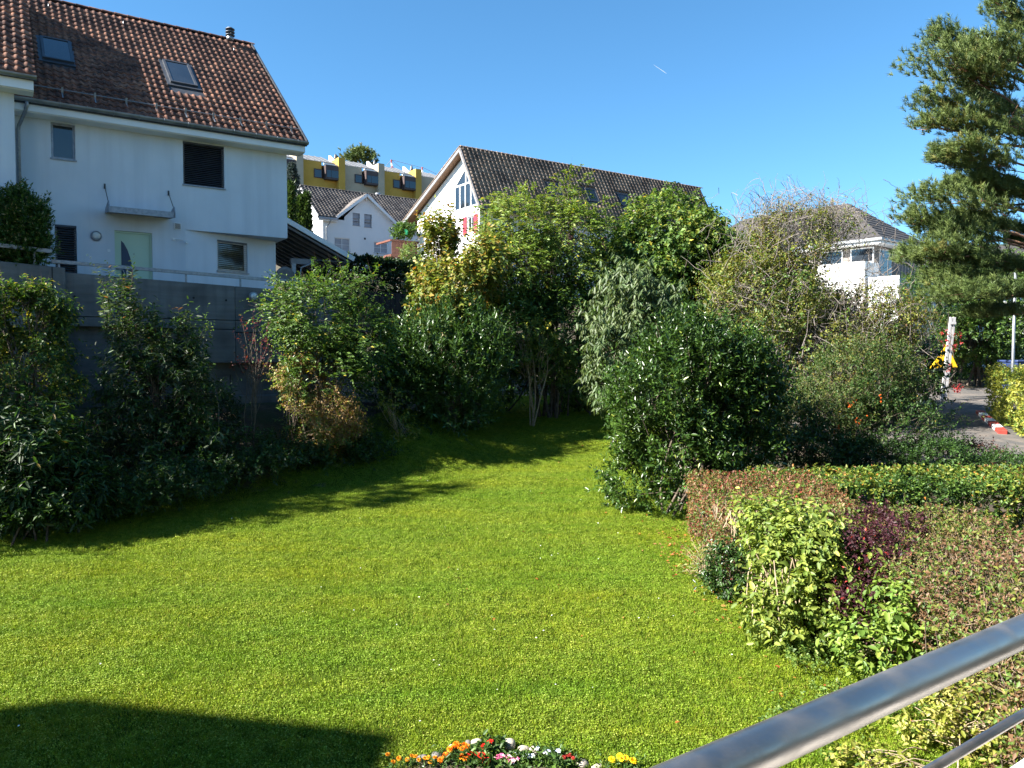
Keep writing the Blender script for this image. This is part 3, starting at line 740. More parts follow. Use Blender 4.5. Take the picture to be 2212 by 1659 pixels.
# stairwell windows strip near the left corner of the gable
for z in (8.2, 9.7, 11.2, 12.4):
    m = MB(OM); m.box(gu-.03, gu-.005, 7.9, 8.35, z, z+.95); a = m.build('window', MT['paint_white'], mid)
    m = MB(OM); m.box(gu-.04, gu-.031, 7.96, 8.29, z+.07, z+.88); m.build('pane', MT['glass'], a)
# roof slabs with soffit boards, verge tiles and gutter
m = MB(OM)
m.hexa([(0,-.05,ez-.22),(ML+.3,-.05,ez-.22),(ML+.3,rv,rz-.22),(0,rv,rz-.22)], [(0,-.05,ez-.04),(ML+.3,-.05,ez-.04),(ML+.3,rv,rz-.04),(0,rv,rz-.04)])
m.hexa([(0,rv,rz-.22),(ML+.3,rv,rz-.22),(ML+.3,lv,lz-.22),(0,lv,lz-.22)], [(0,rv,rz-.04),(ML+.3,rv,rz-.04),(ML+.3,lv,lz-.04),(0,lv,lz-.04)])
mr = m.build('roof', MT['soffit'], mid)
m = MB(OM); m.bar((-.03,-.05,ez-.16),(-.03,rv,rz-.16),.05,.26); m.bar((-.03,lv,lz-.16),(-.03,rv,rz-.16),.05,.26); m.build('verge_board', MT['soffit_grey'], mr)
m = MB(OM); vt_ = MB(OM)
for k in range(24):
    a = np.array([0, lv, lz]); b = np.array([0, rv, rz]); p = a + (b-a)*k/24; q = a + (b-a)*(k+1.1)/24
    m = MB(OM); m.hexa([(-.09,p[1],p[2]-.05),(.12,p[1],p[2]-.02),(.12,q[1],q[2]-.02),(-.09,q[1],q[2]-.05)], [(-.09,p[1],p[2]+.03),(.12,p[1],p[2]+.05),(.12,q[1],q[2]+.02),(-.09,q[1],q[2]+.0)]); m.build('verge_tile', MT['tile_brown'], mr)
for k in range(14):
    a = np.array([0, -.05, ez]); b = np.array([0, rv, rz]); p = a + (b-a)*k/14; q = a + (b-a)*(k+1.1)/14
    m = MB(OM); m.hexa([(-.09,p[1],p[2]-.05),(.12,p[1],p[2]-.02),(.12,q[1],q[2]-.02),(-.09,q[1],q[2]-.05)], [(-.09,p[1],p[2]+.05),(.12,p[1],p[2]+.07),(.12,q[1],q[2]+.02),(-.09,q[1],q[2]+.0)]); m.build('verge_tile', MT['tile_brown'], mr)
m = MB(OM); m.box(.2, ML+.2, -.14, -.05, ez-.2, ez-.08); m.build('gutter', MT['dark_metal'], mid)
msl = (rz-ez)/rv; mth = math.atan(msl); mlen = (rv+.1)/math.cos(mth)
msk = [(6.3, 7.35), (9.6, 10.6), (12.65, 13.75), (16.1, 17.1)]
c0, c1 = (14.75-ez)/msl, (15.75-ez)/msl
lay_tiles(mr, .1, ML+.3, -.1, ez-BM-.12, msl, mlen, .33, .29, .085, MT['tile_brown'], skip=[(a,b,c0-.08,c1+.06) for a,b in msk], keep=300, jit=.006)
ridge_tiles(mr, 0, ML+.3, rv, rz-BM-.02, MT['tile_brown'], .4, .13)
for a, b in msk:
    skylight(mr, a, b, c0/math.cos(mth), c1/math.cos(mth), 0, ez-BM, mth, .1)
m = MB(OM)
for s in (.55, .75):
    m.tube([(.3, s*math.cos(mth)-.12*math.sin(mth), ez+s*math.sin(mth)+.12*math.cos(mth)),(ML, s*math.cos(mth)-.12*math.sin(mth), ez+s*math.sin(mth)+.12*math.cos(mth))], .015, 4)
m.build('snow_guard', MT['dark_metal'], mr)
# brown balcony to the left of the gable house, with plants on it
bq = at(846, 545, 56.0)
bal = empty('balcony', (bq[0], bq[1], 9.0), HANG, 'brown timber balcony on a white post left of the gabled house', 'balcony')
zt_ = at(846, 517, 56)[2]; zb2 = at(846, 552, 56)[2]
OB = (0, 0, -9.0)
m = MB(OB); m.box(-.15, 2.2, -.12, .05, zt_-.13, zt_); m.box(-.15,-.02,.05,2.4,zt_-.13,zt_); m.build('cap_rail', MT['wood'], bal)
for k in range(8):
    m = MB(OB); x = k*.26; m.box(x, x+.245, -.04, .0, zb2+.1, zt_-.13); m.build('plank', MT['wood'], bal)
m = MB(OB); m.box(-.1, 2.2, -.06, 2.4, zb2-.08, zb2+.1); m.build('floor', MT['wood'], bal)
m = MB(OB); m.box(.45,.6,.3,.45,7.5,zb2-.08); m.build('post', MT['paint_white'], bal)

# ------------------------------------------------------------------ the smaller white house behind
SO = at(697, 467, 65.0); BS = 11.0; OS = (0, 0, -BS)
sm = empty('white_house', (SO[0], SO[1], BS), HANG, 'small white house with grey tile roof and centre gable', 'house')
w = MB(OS)
LW = [(1.0, 2.4, 12.72, 13.82), (4.6, 5.92, 12.8, 13.75), (2.66, 3.3, 15.0, 16.06), (3.72, 4.4, 14.95, 16.03)]
wall_panel(w, 0, 13, 10.5, 15.35, [LW[0], LW[1], (LW[2][0], LW[2][1], LW[2][2], 15.35), (LW[3][0], LW[3][1], LW[3][2], 15.35)], depth=.15)
wall_panel(w, 1.9, 6.9, 15.35, 15.6, [(LW[2][0],LW[2][1],15.35,15.6),(LW[3][0],LW[3][1],15.35,15.6)], depth=.15)
w.add([(1.9,0,15.6),(2.66,0,15.6),(2.66,0,16.06),(2.35,0,16.06)], [(0,1,2,3)])
w.add([(3.3,0,15.6),(3.72,0,15.6),(3.72,0,16.06),(3.3,0,16.06)], [(0,1,2,3)])
w.add([(4.4,0,15.6),(6.3,0,15.6),(5.85,0,16.06),(4.4,0,16.06)], [(0,1,2,3)])
w.add([(2.35,0,16.06),(5.85,0,16.06),(3.85,0,17.55)], [(0,1,2)])
w.add([(0,0,10.5),(0,0,15.35),(0,4.2,18.6),(0,8.4,15.35),(0,8.4,10.5)], [(0,1,2,3,4)])
w.add([(0,8.4,10.5),(0,8.4,15.35),(13,8.4,15.35),(13,8.4,10.5)], [(0,1,2,3)])
w.add([(13,0,10.5),(13,8.4,10.5),(13,8.4,15.35),(13,4.2,18.6),(13,0,15.35)], [(0,1,2,3,4)])
w.build('wall', MT['plaster_cool'], sm)
for a in LW[:2]: window(sm, *a, OS, cols=2, rows=2, rec=.12, glass='curtain')
for a in LW[2:]: window(sm, *a, OS, rec=.12, glass='curtain', frame='galv')
m = MB(OS); m.box(3.68,3.84,-.02,0,13.86,14.02); m.build('vent', MT['dark_metal'], sm)
ssl = (18.75-15.45)/4.6; sth = math.atan(ssl)
m = MB(OS)
for a_, b_, v_ in ((-.55, 1.15, -.4), (1.15, 6.55, .3), (6.55, 13.4, -.4)):
    zz = 15.45 + ssl*(v_ + .4); zt2 = 15.45 + ssl*4.6
    m.hexa([(a_,v_,zz-.2),(b_,v_,zz-.2),(b_,4.2,zt2-.2),(a_,4.2,zt2-.2)], [(a_,v_,zz),(b_,v_,zz),(b_,4.2,zt2),(a_,4.2,zt2)])
m.hexa([(-.55,8.8,15.25),(13.4,8.8,15.25),(13.4,4.2,15.25+ssl*4.6),(-.55,4.2,15.25+ssl*4.6)][::-1], [(-.55,8.8,15.45),(13.4,8.8,15.45),(13.4,4.2,15.45+ssl*4.6),(-.55,4.2,15.45+ssl*4.6)][::-1])
sr = m.build('roof', MT['slate'], sm)
lay_tiles(sr, -.55, 13.4, -.45, 15.42-BS, ssl, 4.6/math.cos(sth), .31, .33, .045, MT['tile_grey'], skip=[(1.15,6.55,-1,.35),(1.9,5.8,-1,1.2),(2.6,5.1,-1,2.0)], single=False)
m = MB(OS)   # centre gable roof
gz_ = 17.75
for s in (-1, 1):
    x0 = 3.85 + s*2.75; zl = gz_ - 2.75*.80
    q = [(3.85,-.35,gz_),(x0,-.35,zl),(x0,1.2,zl),(3.85,3.3,gz_)]
    m.hexa([(a,b,c-.14) for a,b,c in q], q)
gr = m.build('gable_roof', MT['paint_white'], sm)
m = MB(OS)
for s in (-1, 1):
    for k in range(9):
        a, b = k/9, (k+1.06)/9
        P = lambda t, y: (3.85 + s*2.8*(1-t), y, gz_ + .03 - 2.8*.8*(1-t) + .04)
        ya = 1.2 + 2.1*a
        m.add([P(a,-.38), P(a,ya), P(b,ya+.15), P(b,-.38), *[(x,y,z-.07) for x,y,z in (P(a,-.38),P(a,ya))]], [(0,1,2,3),(4,5,1,0)])
m.build('tile_course', MT['tile_grey'], gr)
for s, t in ((-1, 'L'), (1, 'R')):
    m = MB(OS); m.bar((3.85,-.37,gz_-.1),(3.85+s*2.75,-.37,gz_-.1-2.75*.8),.06,.22); m.build('barge_board', MT['paint_white'], gr)
m = MB(OS); m.bar((3.85,-.2,gz_-.35),(3.85,.0,gz_-.35),.14,.3); m.build('purlin_end', MT['paint_white'], gr)
m = MB(OS); m.bar((-.58,-.45,15.33),(-.58,4.2,15.33+ssl*4.65),.06,.24); m.bar((-.58,8.8,15.33),(-.58,4.2,15.33+ssl*4.6),.06,.24); m.build('verge_board', MT['paint_white'], sr)
for a, b in ((-.5, 1.15), (6.55, 13.4)):
    m = MB(OS); m.box(a, b, -.5, -.4, 15.2, 15.38); m.build('gutter', MT['zinc'], sm)
    m = MB(OS); m.box(a, b, -.4, -.001, 15.1, 15.24); m.build('eaves_board', MT['paint_white'], sm)
m = MB(OS); m.tube([(.55,-.45,15.2),(.5,-.4,15.0),(.28,-.08,14.6),(.28,-.06,10.6)], .05, 8); m.build('downpipe', MT['zinc'], sm)
ridge_tiles(sr, -.5, 13.3, 4.2, 15.45+ssl*4.6-BS, MT['tile_grey'], .4, .12)
m = MB(OS); m.lathe([(.24,0),(.24,.8),(.3,.82),(.3,1.0),(.2,1.15)], 14, (7.2,5.0,18.0)); m.build('flue', MT['galv'], sm, True)

# ------------------------------------------------------------------ yellow and beige terrace on the hill
YO = at(651, 400, 98.0); BY = 19.0; OY = (0, 0, -BY)
def unit(k, mat, label):
    u0 = k*5.5
    h = empty('terrace_house', (YO[0] + HU[0]*u0, YO[1] + HU[1]*u0, BY), HANG, label, 'house', 'terrace houses on the hill')
    m = MB(OY); m.box(.02, 2.65, 0, 9, 18, 28.6); m.box(2.65, 4.86, .002, 9, 18, 26.5); m.box(2.65, 4.86, .9, 9, 26.5, 28.4); m.build('wall', MT[mat], h)
    m = MB(OY); m.box(4.6, 5.48, -.9, 9, 18, 29.3); m.build('party_wall', MT[mat], h)
    m = MB(OY); m.hexa([(.02,.3,28.62),(4.6,.3,28.62),(4.6,5,30.4),(.02,5,30.4)], [(.02,.3,28.72),(4.6,.3,28.72),(4.6,5,30.5),(.02,5,30.5)])
    rf = m.build('roof', MT['fibre'], h)
    for s in range(6):
        m = MB(OY); x = .25 + s*.8; m.bar((x,.3,28.75),(x,5,30.53),.05,.06); m.build('seam', MT['fibre'], rf)
    m = MB(OY); m.prism([(-.02,1.2,28.6),(-.02,5,28.6),(-.02,5,30.9)], (.3,0,0)); m.build('upstand', MT['plaster_white'], rf)
    m = MB(OY); m.lathe([(.1,0),(.1,.3),(.24,.32),(.12,.8),(.02,.95)], 8, (5.0,1.2,29.3)); m.build('chimney', MT['dark_metal'], h)
    m = MB(OY); m.box(1.62, 2.72, -.06, -.003, 26.5, 27.65); a = m.build('window', MT['brown_clad'], h)
    m = MB(OY); m.box(1.74, 2.6, -.075, -.062, 26.62, 27.52); m.build('pane', MT['glass'], a)
    m = MB(OY); m.box(2.9, 4.85, -.85, .9, 26.35, 28.15); b = m.build('bay', MT['brown_clad'], h)
    for x in (3.05, 3.65):
        m = MB(OY); m.box(x, x + (.55 if x < 3.5 else 1.1), -.87, -.852, 26.6, 27.5); m.build('pane', MT['glass'], b)
    m = MB(OY); m.bar((2.75,-.5,28.3),(4.7,-.5,28.3),.18,.18); m.build('awning_box', MT['plaster_white'], b)
    return h
unit(-1, 'beige', 'beige terrace unit half hidden behind the left house corner')
unit(0, 'ochre', 'ochre yellow terrace unit nearest the left house, with two lit windows')
unit(1, 'beige', 'beige terrace unit between the two yellow units')
unit(2, 'ochre', 'ochre yellow terrace unit right of the beige one')
unit(3, 'beige', 'beige terrace unit partly hidden behind the gable verge')

# ------------------------------------------------------------------ hip-roofed house at the right
hx = np.array([.65, -.76]); hx /= np.linalg.norm(hx); ha = math.atan2(hx[1], hx[0])
RO = at(1903, 512, 38.0); BR = 3.0; ORr = (0, 0, -BR)
hp = empty('hip_roof_house', (RO[0], RO[1], BR), ha, 'white house with dark grey hip roof behind the bare twigs', 'house')
eh = RO[2]; D = 3.3; LH = 13.0; rise = 2.55
m = MB(ORr)
a = [(0,0,eh),(0,2*D,eh),(-LH,2*D,eh),(-LH,0,eh)]
m.add([*a, (-D,D,eh+rise), (-LH+D,D,eh+rise)], [(3,0,4,5),(0,1,4),(1,2,5,4),(2,3,5),(3,2,1,0)])
hr = m.build('roof', MT['slate'], hp)
for k in range(12):                                      # shingle courses, each a thin lapped strip
    t0, t1 = k/12, (k+1.08)/12
    m = MB(ORr); P = lambda x, y, t: (x, y, eh + rise*t)
    for (A, B, C_, D_) in (((-LH,0),(0,0),(-D,D),(-LH+D,D)), ((0,0),(0,2*D),(-D,D),(-D,D))):
        A, B, C_, D_ = (np.array(q, float) for q in (A, B, C_, D_))
        p0, p1, p2, p3 = A+(D_-A)*t0, B+(C_-B)*t0, B+(C_-B)*min(t1,1), A+(D_-A)*min(t1,1)
        m.add([(*p0,eh+rise*t0+.05),(*p1,eh+rise*t0+.05),(*p2,eh+rise*min(t1,1)+.012),(*p3,eh+rise*min(t1,1)+.012),(*p0,eh+rise*t0+.01),(*p1,eh+rise*t0+.01)], [(0,1,2,3),(4,5,1,0)])
    m.build('shingle_course', MT['slate'], hr)
m = MB(ORr); m.box(-LH-.05,.1,-.12,-.01,eh-.14,eh-.01); m.box(.0,.1,-.01,2*D,eh-.14,eh-.012); m.build('gutter', MT['zinc'], hp)
m = MB(ORr); m.box(-LH,.0,0,.6,eh-.26,eh-.145); m.box(-.6,-.002,.6,2*D,eh-.26,eh-.146); m.build('eaves_board', MT['paint_white'], hp)
m = MB(ORr); m.box(-LH+.6,-.6,.62,2*D-.6,2.5,eh-.2); m.build('wall', MT['eave_shade'], hp)  # white wall coloured grey-brown to stand in for eave shade
m = MB(ORr); m.box(-4.9,-.35,-.9,.6,4.5,8.42); m.build('terrace_block', MT['plaster_white'], hp)
m = MB(ORr); m.box(-.33,1.2,-.7,4.5,4.6,7.5); m.box(-.33,1.2,-.7,-.6,7.5,7.62); m.build('balcony', MT['plaster_cool'], hp)
for x in (-5.2, -3.4, -1.8):
    m = MB(ORr); m.box(x, x+1.2, .58, .615, 8.5, eh-.35); a = m.build('window', MT['paint_white'], hp)
    m = MB(ORr); m.box(x+.07, x+1.13, .56, .578, 8.57, eh-.42); m.build('pane', MT['glass'], a)
m = MB(ORr); m.box(-.598,-.57,1.2,2.6,6.9,eh-.4); a = m.build('window', MT['paint_white'], hp)
m = MB(ORr); m.box(-.568,-.55,1.28,2.52,6.98,eh-.48); m.build('pane', MT['glass'], a)
m = MB(ORr)
for k in range(14): m.tube([(1.15,-.6+k*.35,7.5),(1.15,-.6+k*.35,8.25)], .015, 4)
m.tube([(1.15,-.7,8.27),(1.15,4.4,8.27)], .025, 6); m.build('balcony_railing', MT['dark_metal'], hp)
m = MB(ORr); m.lathe([(.06,0),(.06,.2),(.12,.22),(.03,.45)], 10, (-4.2,D,eh+rise)); m.build('flue', MT['dark_metal'], hp)

# plain white house glimpsed behind the tree at the far right
q = at(2140, 660, 44.0)
fh = empty('white_house', (q[0], q[1], 3.0), R(-8), 'white house glimpsed through the leaves under the pine', 'house')
m = MB(); m.box(-4, 7, 0, 7, -1, 5.0); m.build('wall', MT['plaster_white'], fh)
m = MB(); m.add([(-4.6,-.6,4.9),(7.6,-.6,4.9),(7.6,7.6,4.9),(-4.6,7.6,4.9),(-1,3.5,7.6),(4,3.5,7.6)], [(0,1,5,4),(1,2,5),(2,3,4,5),(3,0,4),(3,2,1,0)]); m.build('roof', MT['slate'], fh)
for x in (-3, -.4, 2.2, 4.8):
    m = MB(); m.box(x,x+1.2,-.03,-.002,2.2,3.6); a = m.build('window', MT['paint_white'], fh)
    m = MB(); m.box(x+.08,x+1.12,-.045,-.031,2.28,3.52); m.build('pane', MT['glass'], a)

# ------------------------------------------------------------------ foliage
def unit_v(a): return a / (np.linalg.norm(a, axis=-1, keepdims=True) + 1e-9)
def leaf_geo(B, Dv, Nv, L, W, fold=.18, curl=.12, six=False):
    """Folded leaf blades: base, direction, normal, length and width arrays -> verts, faces per leaf."""
    S = unit_v(np.cross(Dv, Nv)); Nn = np.cross(S, Dv)
    L = L[:, None]; W = W[:, None]
    if not six:
        V = np.stack([B, B + Dv*L*.42 + S*W*.5 + Nn*W*fold, B + Dv*L - Nn*L*curl, B + Dv*L*.42 - S*W*.5 + Nn*W*fold], 1)
        F = np.array([[0, 1, 2], [0, 2, 3]])
    else:
        V = np.stack([B, B + Dv*L*.28 + S*W*.44 + Nn*W*fold, B + Dv*L*.66 + S*W*.40 + Nn*(W*fold - L*curl*.4), B + Dv*L - Nn*L*curl,
                      B + Dv*L*.66 - S*W*.40 + Nn*(W*fold - L*curl*.4), B + Dv*L*.28 - S*W*.44 + Nn*W*fold], 1)
        F = np.array([[0, 1, 2], [0, 2, 3], [0, 3, 4], [0, 4, 5]])
    return V, F
def project(P):
    v = P - np.array([0, 0, EYE]); z = v @ _f
    return 1106 + FOC * v[:, 0] / z, 829.5 - FOC * (v @ _u) / z, z
def pick_large(B, L, K):
    """Indices of K leaves that show largest and are not behind others of the same plant."""
    x, y, z = project(B)
    cell = (np.round(x / 9).astype(np.int64) * 100000 + np.round(y / 9).astype(np.int64))
    o = np.lexsort((z, cell)); first = np.ones(len(o), bool); first[1:] = cell[o][1:] != cell[o][:-1]
    cand = o[first]
    s = (L / z)[cand]
    return cand[np.argsort(-s)[:K]]
class Plant:
    def __init__(s, name, label, cat, base, group=None, seed=1):
        s.base = np.array(base, float); s.rng = np.random.default_rng(seed)
        s.root = empty(name, tuple(s.base), 0, label, cat, group)
        s.sh = []          # shoots: (pos, axis, length, tone)
    # ---- where shoots grow
    def lobe(s, c, r, n, out=.8, up=.5, rnd=.45, gap=-.9, gfreq=1.6, inner=.5, lump=.2, slen=(.15, .35), zmin=.03, front=.0):
        g = s.rng
        c = np.array(c, float); r = np.array(r, float)
        d = unit_v(g.normal(size=(int(n*1.6), 3)))
        if front: d[:, 1] -= front * (d[:, 1] > 0) * g.uniform(0, 2, len(d)) * d[:, 1]; d = unit_v(d)
        rad = inner + (1 - inner) * np.sqrt(g.uniform(0, 1, len(d)))
        k = 1 + lump * noise3(d * 2.2 + c) + lump * .6 * noise3(d * 5.1 - c)
        p = c + d * r * (rad * k)[:, None]
        ok = (noise3(p * gfreq * 2.0) > gap) & (p[:, 2] > ground(p[:, 0], p[:, 1]) + zmin)
        p, d = p[ok][:n], d[ok][:n]
        ax = unit_v(unit_v(d * r.mean() / r) * out + np.array([0, 0, up]) + g.normal(size=p.shape) * rnd)
        L = g.uniform(*slen, len(p)) * g.choice([.6, 1, 1, 1.5], len(p))
        ex_ = g.uniform(0, 1, len(p)) < .07
        p[ex_] += d[:len(p)][ex_] * r * g.uniform(.05, .22, (ex_.sum(), 1))
        s.sh.append((p, ax, L, noise3(p * 1.3)))
        return s
    def box(s, frame, n, out=1.0, up=.15, rnd=.4, slen=(.08, .2), depth=.18, faces=('top', 'front', 'left', 'right', 'back'), bump=.05, round_=0.1):
        """Clipped hedge: frame = (origin xy, angle, length, width, z0 function or value, height)."""
        g = s.rng; (ox, oy), an, ln, wd, h = frame
        area = dict(top=ln*wd, front=ln*h, back=ln*h, left=wd*h, right=wd*h); tot = sum(area[f] for f in faces)
        for f in faces:
            k = int(n * area[f] / tot); a, b = g.uniform(0, 1, k), g.uniform(0, 1, k); dd = -g.exponential(depth, k) * .6 + bump * g.normal(size=k)
            if f == 'top': x, y, z, nn = a*ln, b*wd, h + dd, (0, 0, 1)
            elif f == 'front': x, y, z, nn = a*ln, -dd, b*h, (0, -1, 0)
            elif f == 'back': x, y, z, nn = a*ln, wd + dd, b*h, (0, 1, 0)
            elif f == 'left': x, y, z, nn = -dd, a*wd, b*h, (-1, 0, 0)
            else: x, y, z, nn = ln + dd, a*wd, b*h, (1, 0, 0)
            ca, sa = math.cos(an), math.sin(an)
            X, Y = ox + x*ca - y*sa, oy + x*sa + y*ca
            Z = ground(X, Y) + z + bump * noise3(np.stack([X, Y, Z if False else z], 1) * 2.3)
            nv = np.array([nn[0]*ca - nn[1]*sa, nn[0]*sa + nn[1]*ca, nn[2]])
            p = np.stack([X, Y, Z], 1)
            ax = unit_v(nv * out + np.array([0, 0, up]) + g.normal(size=p.shape) * rnd)
            s.sh.append((p, ax, g.uniform(*slen, k), noise3(p * 1.7)))
        return s
    # ---- leaves on the shoots
    def leaves(s, per, L, W, pal, ang=55, droop=0., shoot_droop=0., six=False, mode='spiral', mat='leaf', fold=.18, curl=.12, big=0, name='foliage', tone=.35, jit=.32, upn=.8, tip=None, part='leaf'):
        g = s.rng
        P = np.concatenate([a[0] for a in s.sh]); A = np.concatenate([a[1] for a in s.sh]); SL = np.concatenate([a[2] for a in s.sh]); T = np.concatenate([a[3] for a in s.sh])
        n = len(P)
        t = (np.arange(per) + .6) / per
        t = np.tile(t, n); ii = np.repeat(np.arange(n), per)
        a = A[ii]; sl = SL[ii]
        pos = P[ii] + a * (sl * t)[:, None]; pos[:, 2] -= shoot_droop * sl * t * t
        ref = np.where(np.abs(a[:, 2:3]) < .9, np.array([[0, 0, 1.]]), np.array([[1., 0, 0]]))
        e1 = unit_v(np.cross(a, ref)); e2 = np.cross(e1, a)
        if mode == 'pinnate': ph = np.where(np.arange(len(t)) % 2 == 0, 0, math.pi) + g.normal(size=len(t)) * .25
        else: ph = np.arange(len(t)) * 2.4 + np.repeat(g.uniform(0, 6.28, n), per) + g.normal(size=len(t)) * .3
        an = R(ang) + g.normal(size=len(t)) * .25
        rad = e1 * np.cos(ph)[:, None] + e2 * np.sin(ph)[:, None]
        Dv = a * np.cos(an)[:, None] + rad * np.sin(an)[:, None]
        Dv[:, 2] -= droop; Dv = unit_v(Dv)
        Nv = unit_v(np.array([0, 0, upn]) + a * .35 + g.normal(size=Dv.shape) * .45)
        LL = L * (1 + g.normal(size=len(t)) * jit).clip(.45, 1.7) * (1 - .25 * np.abs(t - .4)); WW = W * (LL / L)
        # colour: palette of (colour, weight); neighbours in a clump lean the same way
        cols = np.array([c for c, w in pal]); cw_ = np.cumsum([w for c, w in pal]); cw_ = cw_ / cw_[-1]
        q = np.clip(g.uniform(0, 1, len(t)) * (1 - tone) + tone * (.5 + .5 * np.clip(T[ii], -1, 1)), 0, .9999)
        C = cols[np.searchsorted(cw_, q)] * (1 + g.normal(size=(len(t), 1)) * .16).clip(.5, 1.6)
        if tip is not None:
            mk = (t > .7) & (g.uniform(0, 1, len(t)) < tip[1]); C[mk] = np.array(tip[0]) * g.uniform(.8, 1.2, (mk.sum(), 1))
        keep = np.ones(len(t), bool)
        if big:
            bi = pick_large(pos, LL, big); keep[bi] = False
            nv_ = 5; meshes = []
            qs = np.array_split(bi[np.argsort(q[bi])], nv_)
            for grp in qs:
                if not len(grp): continue
                cc = C[grp].mean(0)
                V, F = leaf_geo(np.zeros((1, 3)), np.array([[0, 1., 0]]), np.array([[0, 0, 1.]]), np.ones(1), np.ones(1), fold, curl, True)
                me = np_mesh('leaf', V[0], F, MT[mat], col=cc)
                for i in grp:
                    d = Dv[i]; sv = unit_v(np.cross(d, Nv[i])); nn = np.cross(sv, d)
                    M = Matrix(((sv[0]*WW[i], d[0]*LL[i], nn[0]*WW[i], pos[i][0]-s.base[0]), (sv[1]*WW[i], d[1]*LL[i], nn[1]*WW[i], pos[i][1]-s.base[1]), (sv[2]*WW[i], d[2]*LL[i], nn[2]*WW[i], pos[i][2]-s.base[2]), (0, 0, 0, 1)))
                    o = link_obj(part, me, s.root); o.matrix_local = M
        V, F = leaf_geo(pos[keep], Dv[keep], Nv[keep], LL[keep], WW[keep], fold, curl, six)
        k = V.shape[1]
        FF = (F[None] + (np.arange(len(V)) * k)[:, None, None]).reshape(-1, 3)
        link_obj(name, np_mesh(name, V.reshape(-1, 3) - s.base, FF, MT[mat], col=np.repeat(C[keep], k, 0)), s.root, kind='stuff')
        return s
    def needles(s, per, L, W, pal, name='needles'):
        g = s.rng
        P = np.concatenate([a[0] for a in s.sh]); A = np.concatenate([a[1] for a in s.sh]); SL = np.concatenate([a[2] for a in s.sh]); T = np.concatenate([a[3] for a in s.sh])
        n = len(P); t = np.tile((np.arange(per) + .5) / per, n); ii = np.repeat(np.arange(n), per)
        a = A[ii]; pos = P[ii] + a * (SL[ii] * t)[:, None]
        rad = unit_v(g.normal(size=pos.shape)); rad = unit_v(rad - a * (rad * a).sum(-1, keepdims=True))
        d = unit_v(a * .75 + rad * .75); LL = (L * g.uniform(.7, 1.2, len(t)))[:, None]
        sd = unit_v(np.cross(d, g.normal(size=d.shape)))
        V = np.stack([pos - sd * W * .5, pos + sd * W * .5, pos + d * LL], 1)
        cols = np.array([c for c, w in pal]); cw_ = np.cumsum([w for c, w in pal]); cw_ = cw_ / cw_[-1]
        q = np.clip(np.repeat(g.uniform(0, 1, n), per) * .6 + .4 * (.5 + .5 * np.clip(T[ii], -1, 1)), 0, .9999)
        C = cols[np.searchsorted(cw_, q)] * (1 + g.normal(size=(len(t), 1)) * .15).clip(.5, 1.5)
        F = np.arange(len(V) * 3).reshape(-1, 3)
        link_obj(name, np_mesh(name, V.reshape(-1, 3) - s.base, F, MT['needle'], col=np.repeat(C, 3, 0)), s.root, kind='stuff')
        return s
    # ---- wood
    def stems(s, feet, targets, r0=.03, r1=.006, mat='bark', bend=.15, name='stems', sides=5, seg=6, kind=None, sag=0.):
        """Tapering curved stems, each from a foot to a target point."""
        g = s.rng; m = []
        Vs = []; Fs = []; nb_ = 0
        for f, tpt in zip(feet, targets):
            f = np.array(f, float); tpt = np.array(tpt, float); L = np.linalg.norm(tpt - f)
            t = np.linspace(0, 1, seg)[:, None]
            mid_ = g.normal(size=3) * bend * L
            pts = f + (tpt - f) * t + mid_ * (t * (1 - t)) * 2 + g.normal(size=(seg, 3)) * bend * .12 * L * (t * (1 - t)) * 4
            pts[:, 2] += (1 - (1 - t[:, 0])) * 0 + .18 * L * (t * (1 - t))[:, 0] - sag * L * (t[:, 0] ** 2)
            rr = r0 + (r1 - r0) * t[:, 0]
            tg = unit_v(np.gradient(pts, axis=0)); rf_ = np.array([.31, .22, .92]); a = unit_v(np.cross(tg, rf_)); b = np.cross(tg, a)
            th = np.arange(sides) * 2 * math.pi / sides
            V = pts[:, None] + rr[:, None, None] * (a[:, None] * np.cos(th)[None, :, None] + b[:, None] * np.sin(th)[None, :, None])
            i0 = (np.arange(seg - 1)[:, None] * sides + np.arange(sides)[None]); i1 = (np.arange(seg - 1)[:, None] * sides + (np.arange(sides)[None] + 1) % sides)
            Fs.append(np.stack([i0, i1, i1 + sides, i0 + sides], -1).reshape(-1, 4) + nb_)
            Vs.append(V.reshape(-1, 3)); nb_ += seg * sides
        if Vs: link_obj(name, np_mesh(name, np.concatenate(Vs) - s.base, np.concatenate(Fs), MT[mat], smooth=True), s.root, kind=kind)
        return s
    def all_shoots(s): return np.concatenate([a[0] for a in s.sh]), np.concatenate([a[1] for a in s.sh]), np.concatenate([a[2] for a in s.sh])
    def wood(s, nmain=6, nsub=60, r=.035, spread=.25, mat='bark', name='stems', twig=0, twig_r=.004, feet=None, trunk=None):
        """Main stems from the foot into the crown, thinner ones off to the shoots, a twig along each shoot if asked for."""
        g = s.rng; P, A, SL = s.all_shoots()
        ft = []; tg = []
        ctr = P[g.choice(len(P), nmain)] * .6 + P.mean(0) * .4
        for c in ctr:
            f = s.base + np.array([g.normal() * spread, g.normal() * spread, -.05])
            ft.append(f); tg.append(c)
        s.stems(ft, ctr, r, r*.35, mat, .1, name)
        sub = g.choice(len(P), min(nsub, len(P)), replace=False)
        f2 = []; t2 = []
        for i in sub:
            k = np.argmin(np.linalg.norm(ctr - P[i], axis=1)); u = g.uniform(.45, 1)
            f2.append(ft[k] + (ctr[k] - ft[k]) * u); t2.append(P[i])
        s.stems(f2, t2, r*.35, .004, mat, .12, 'branches', 4, 5, kind='stuff')
        if twig: s.twigs(twig, twig_r, mat)
        return s
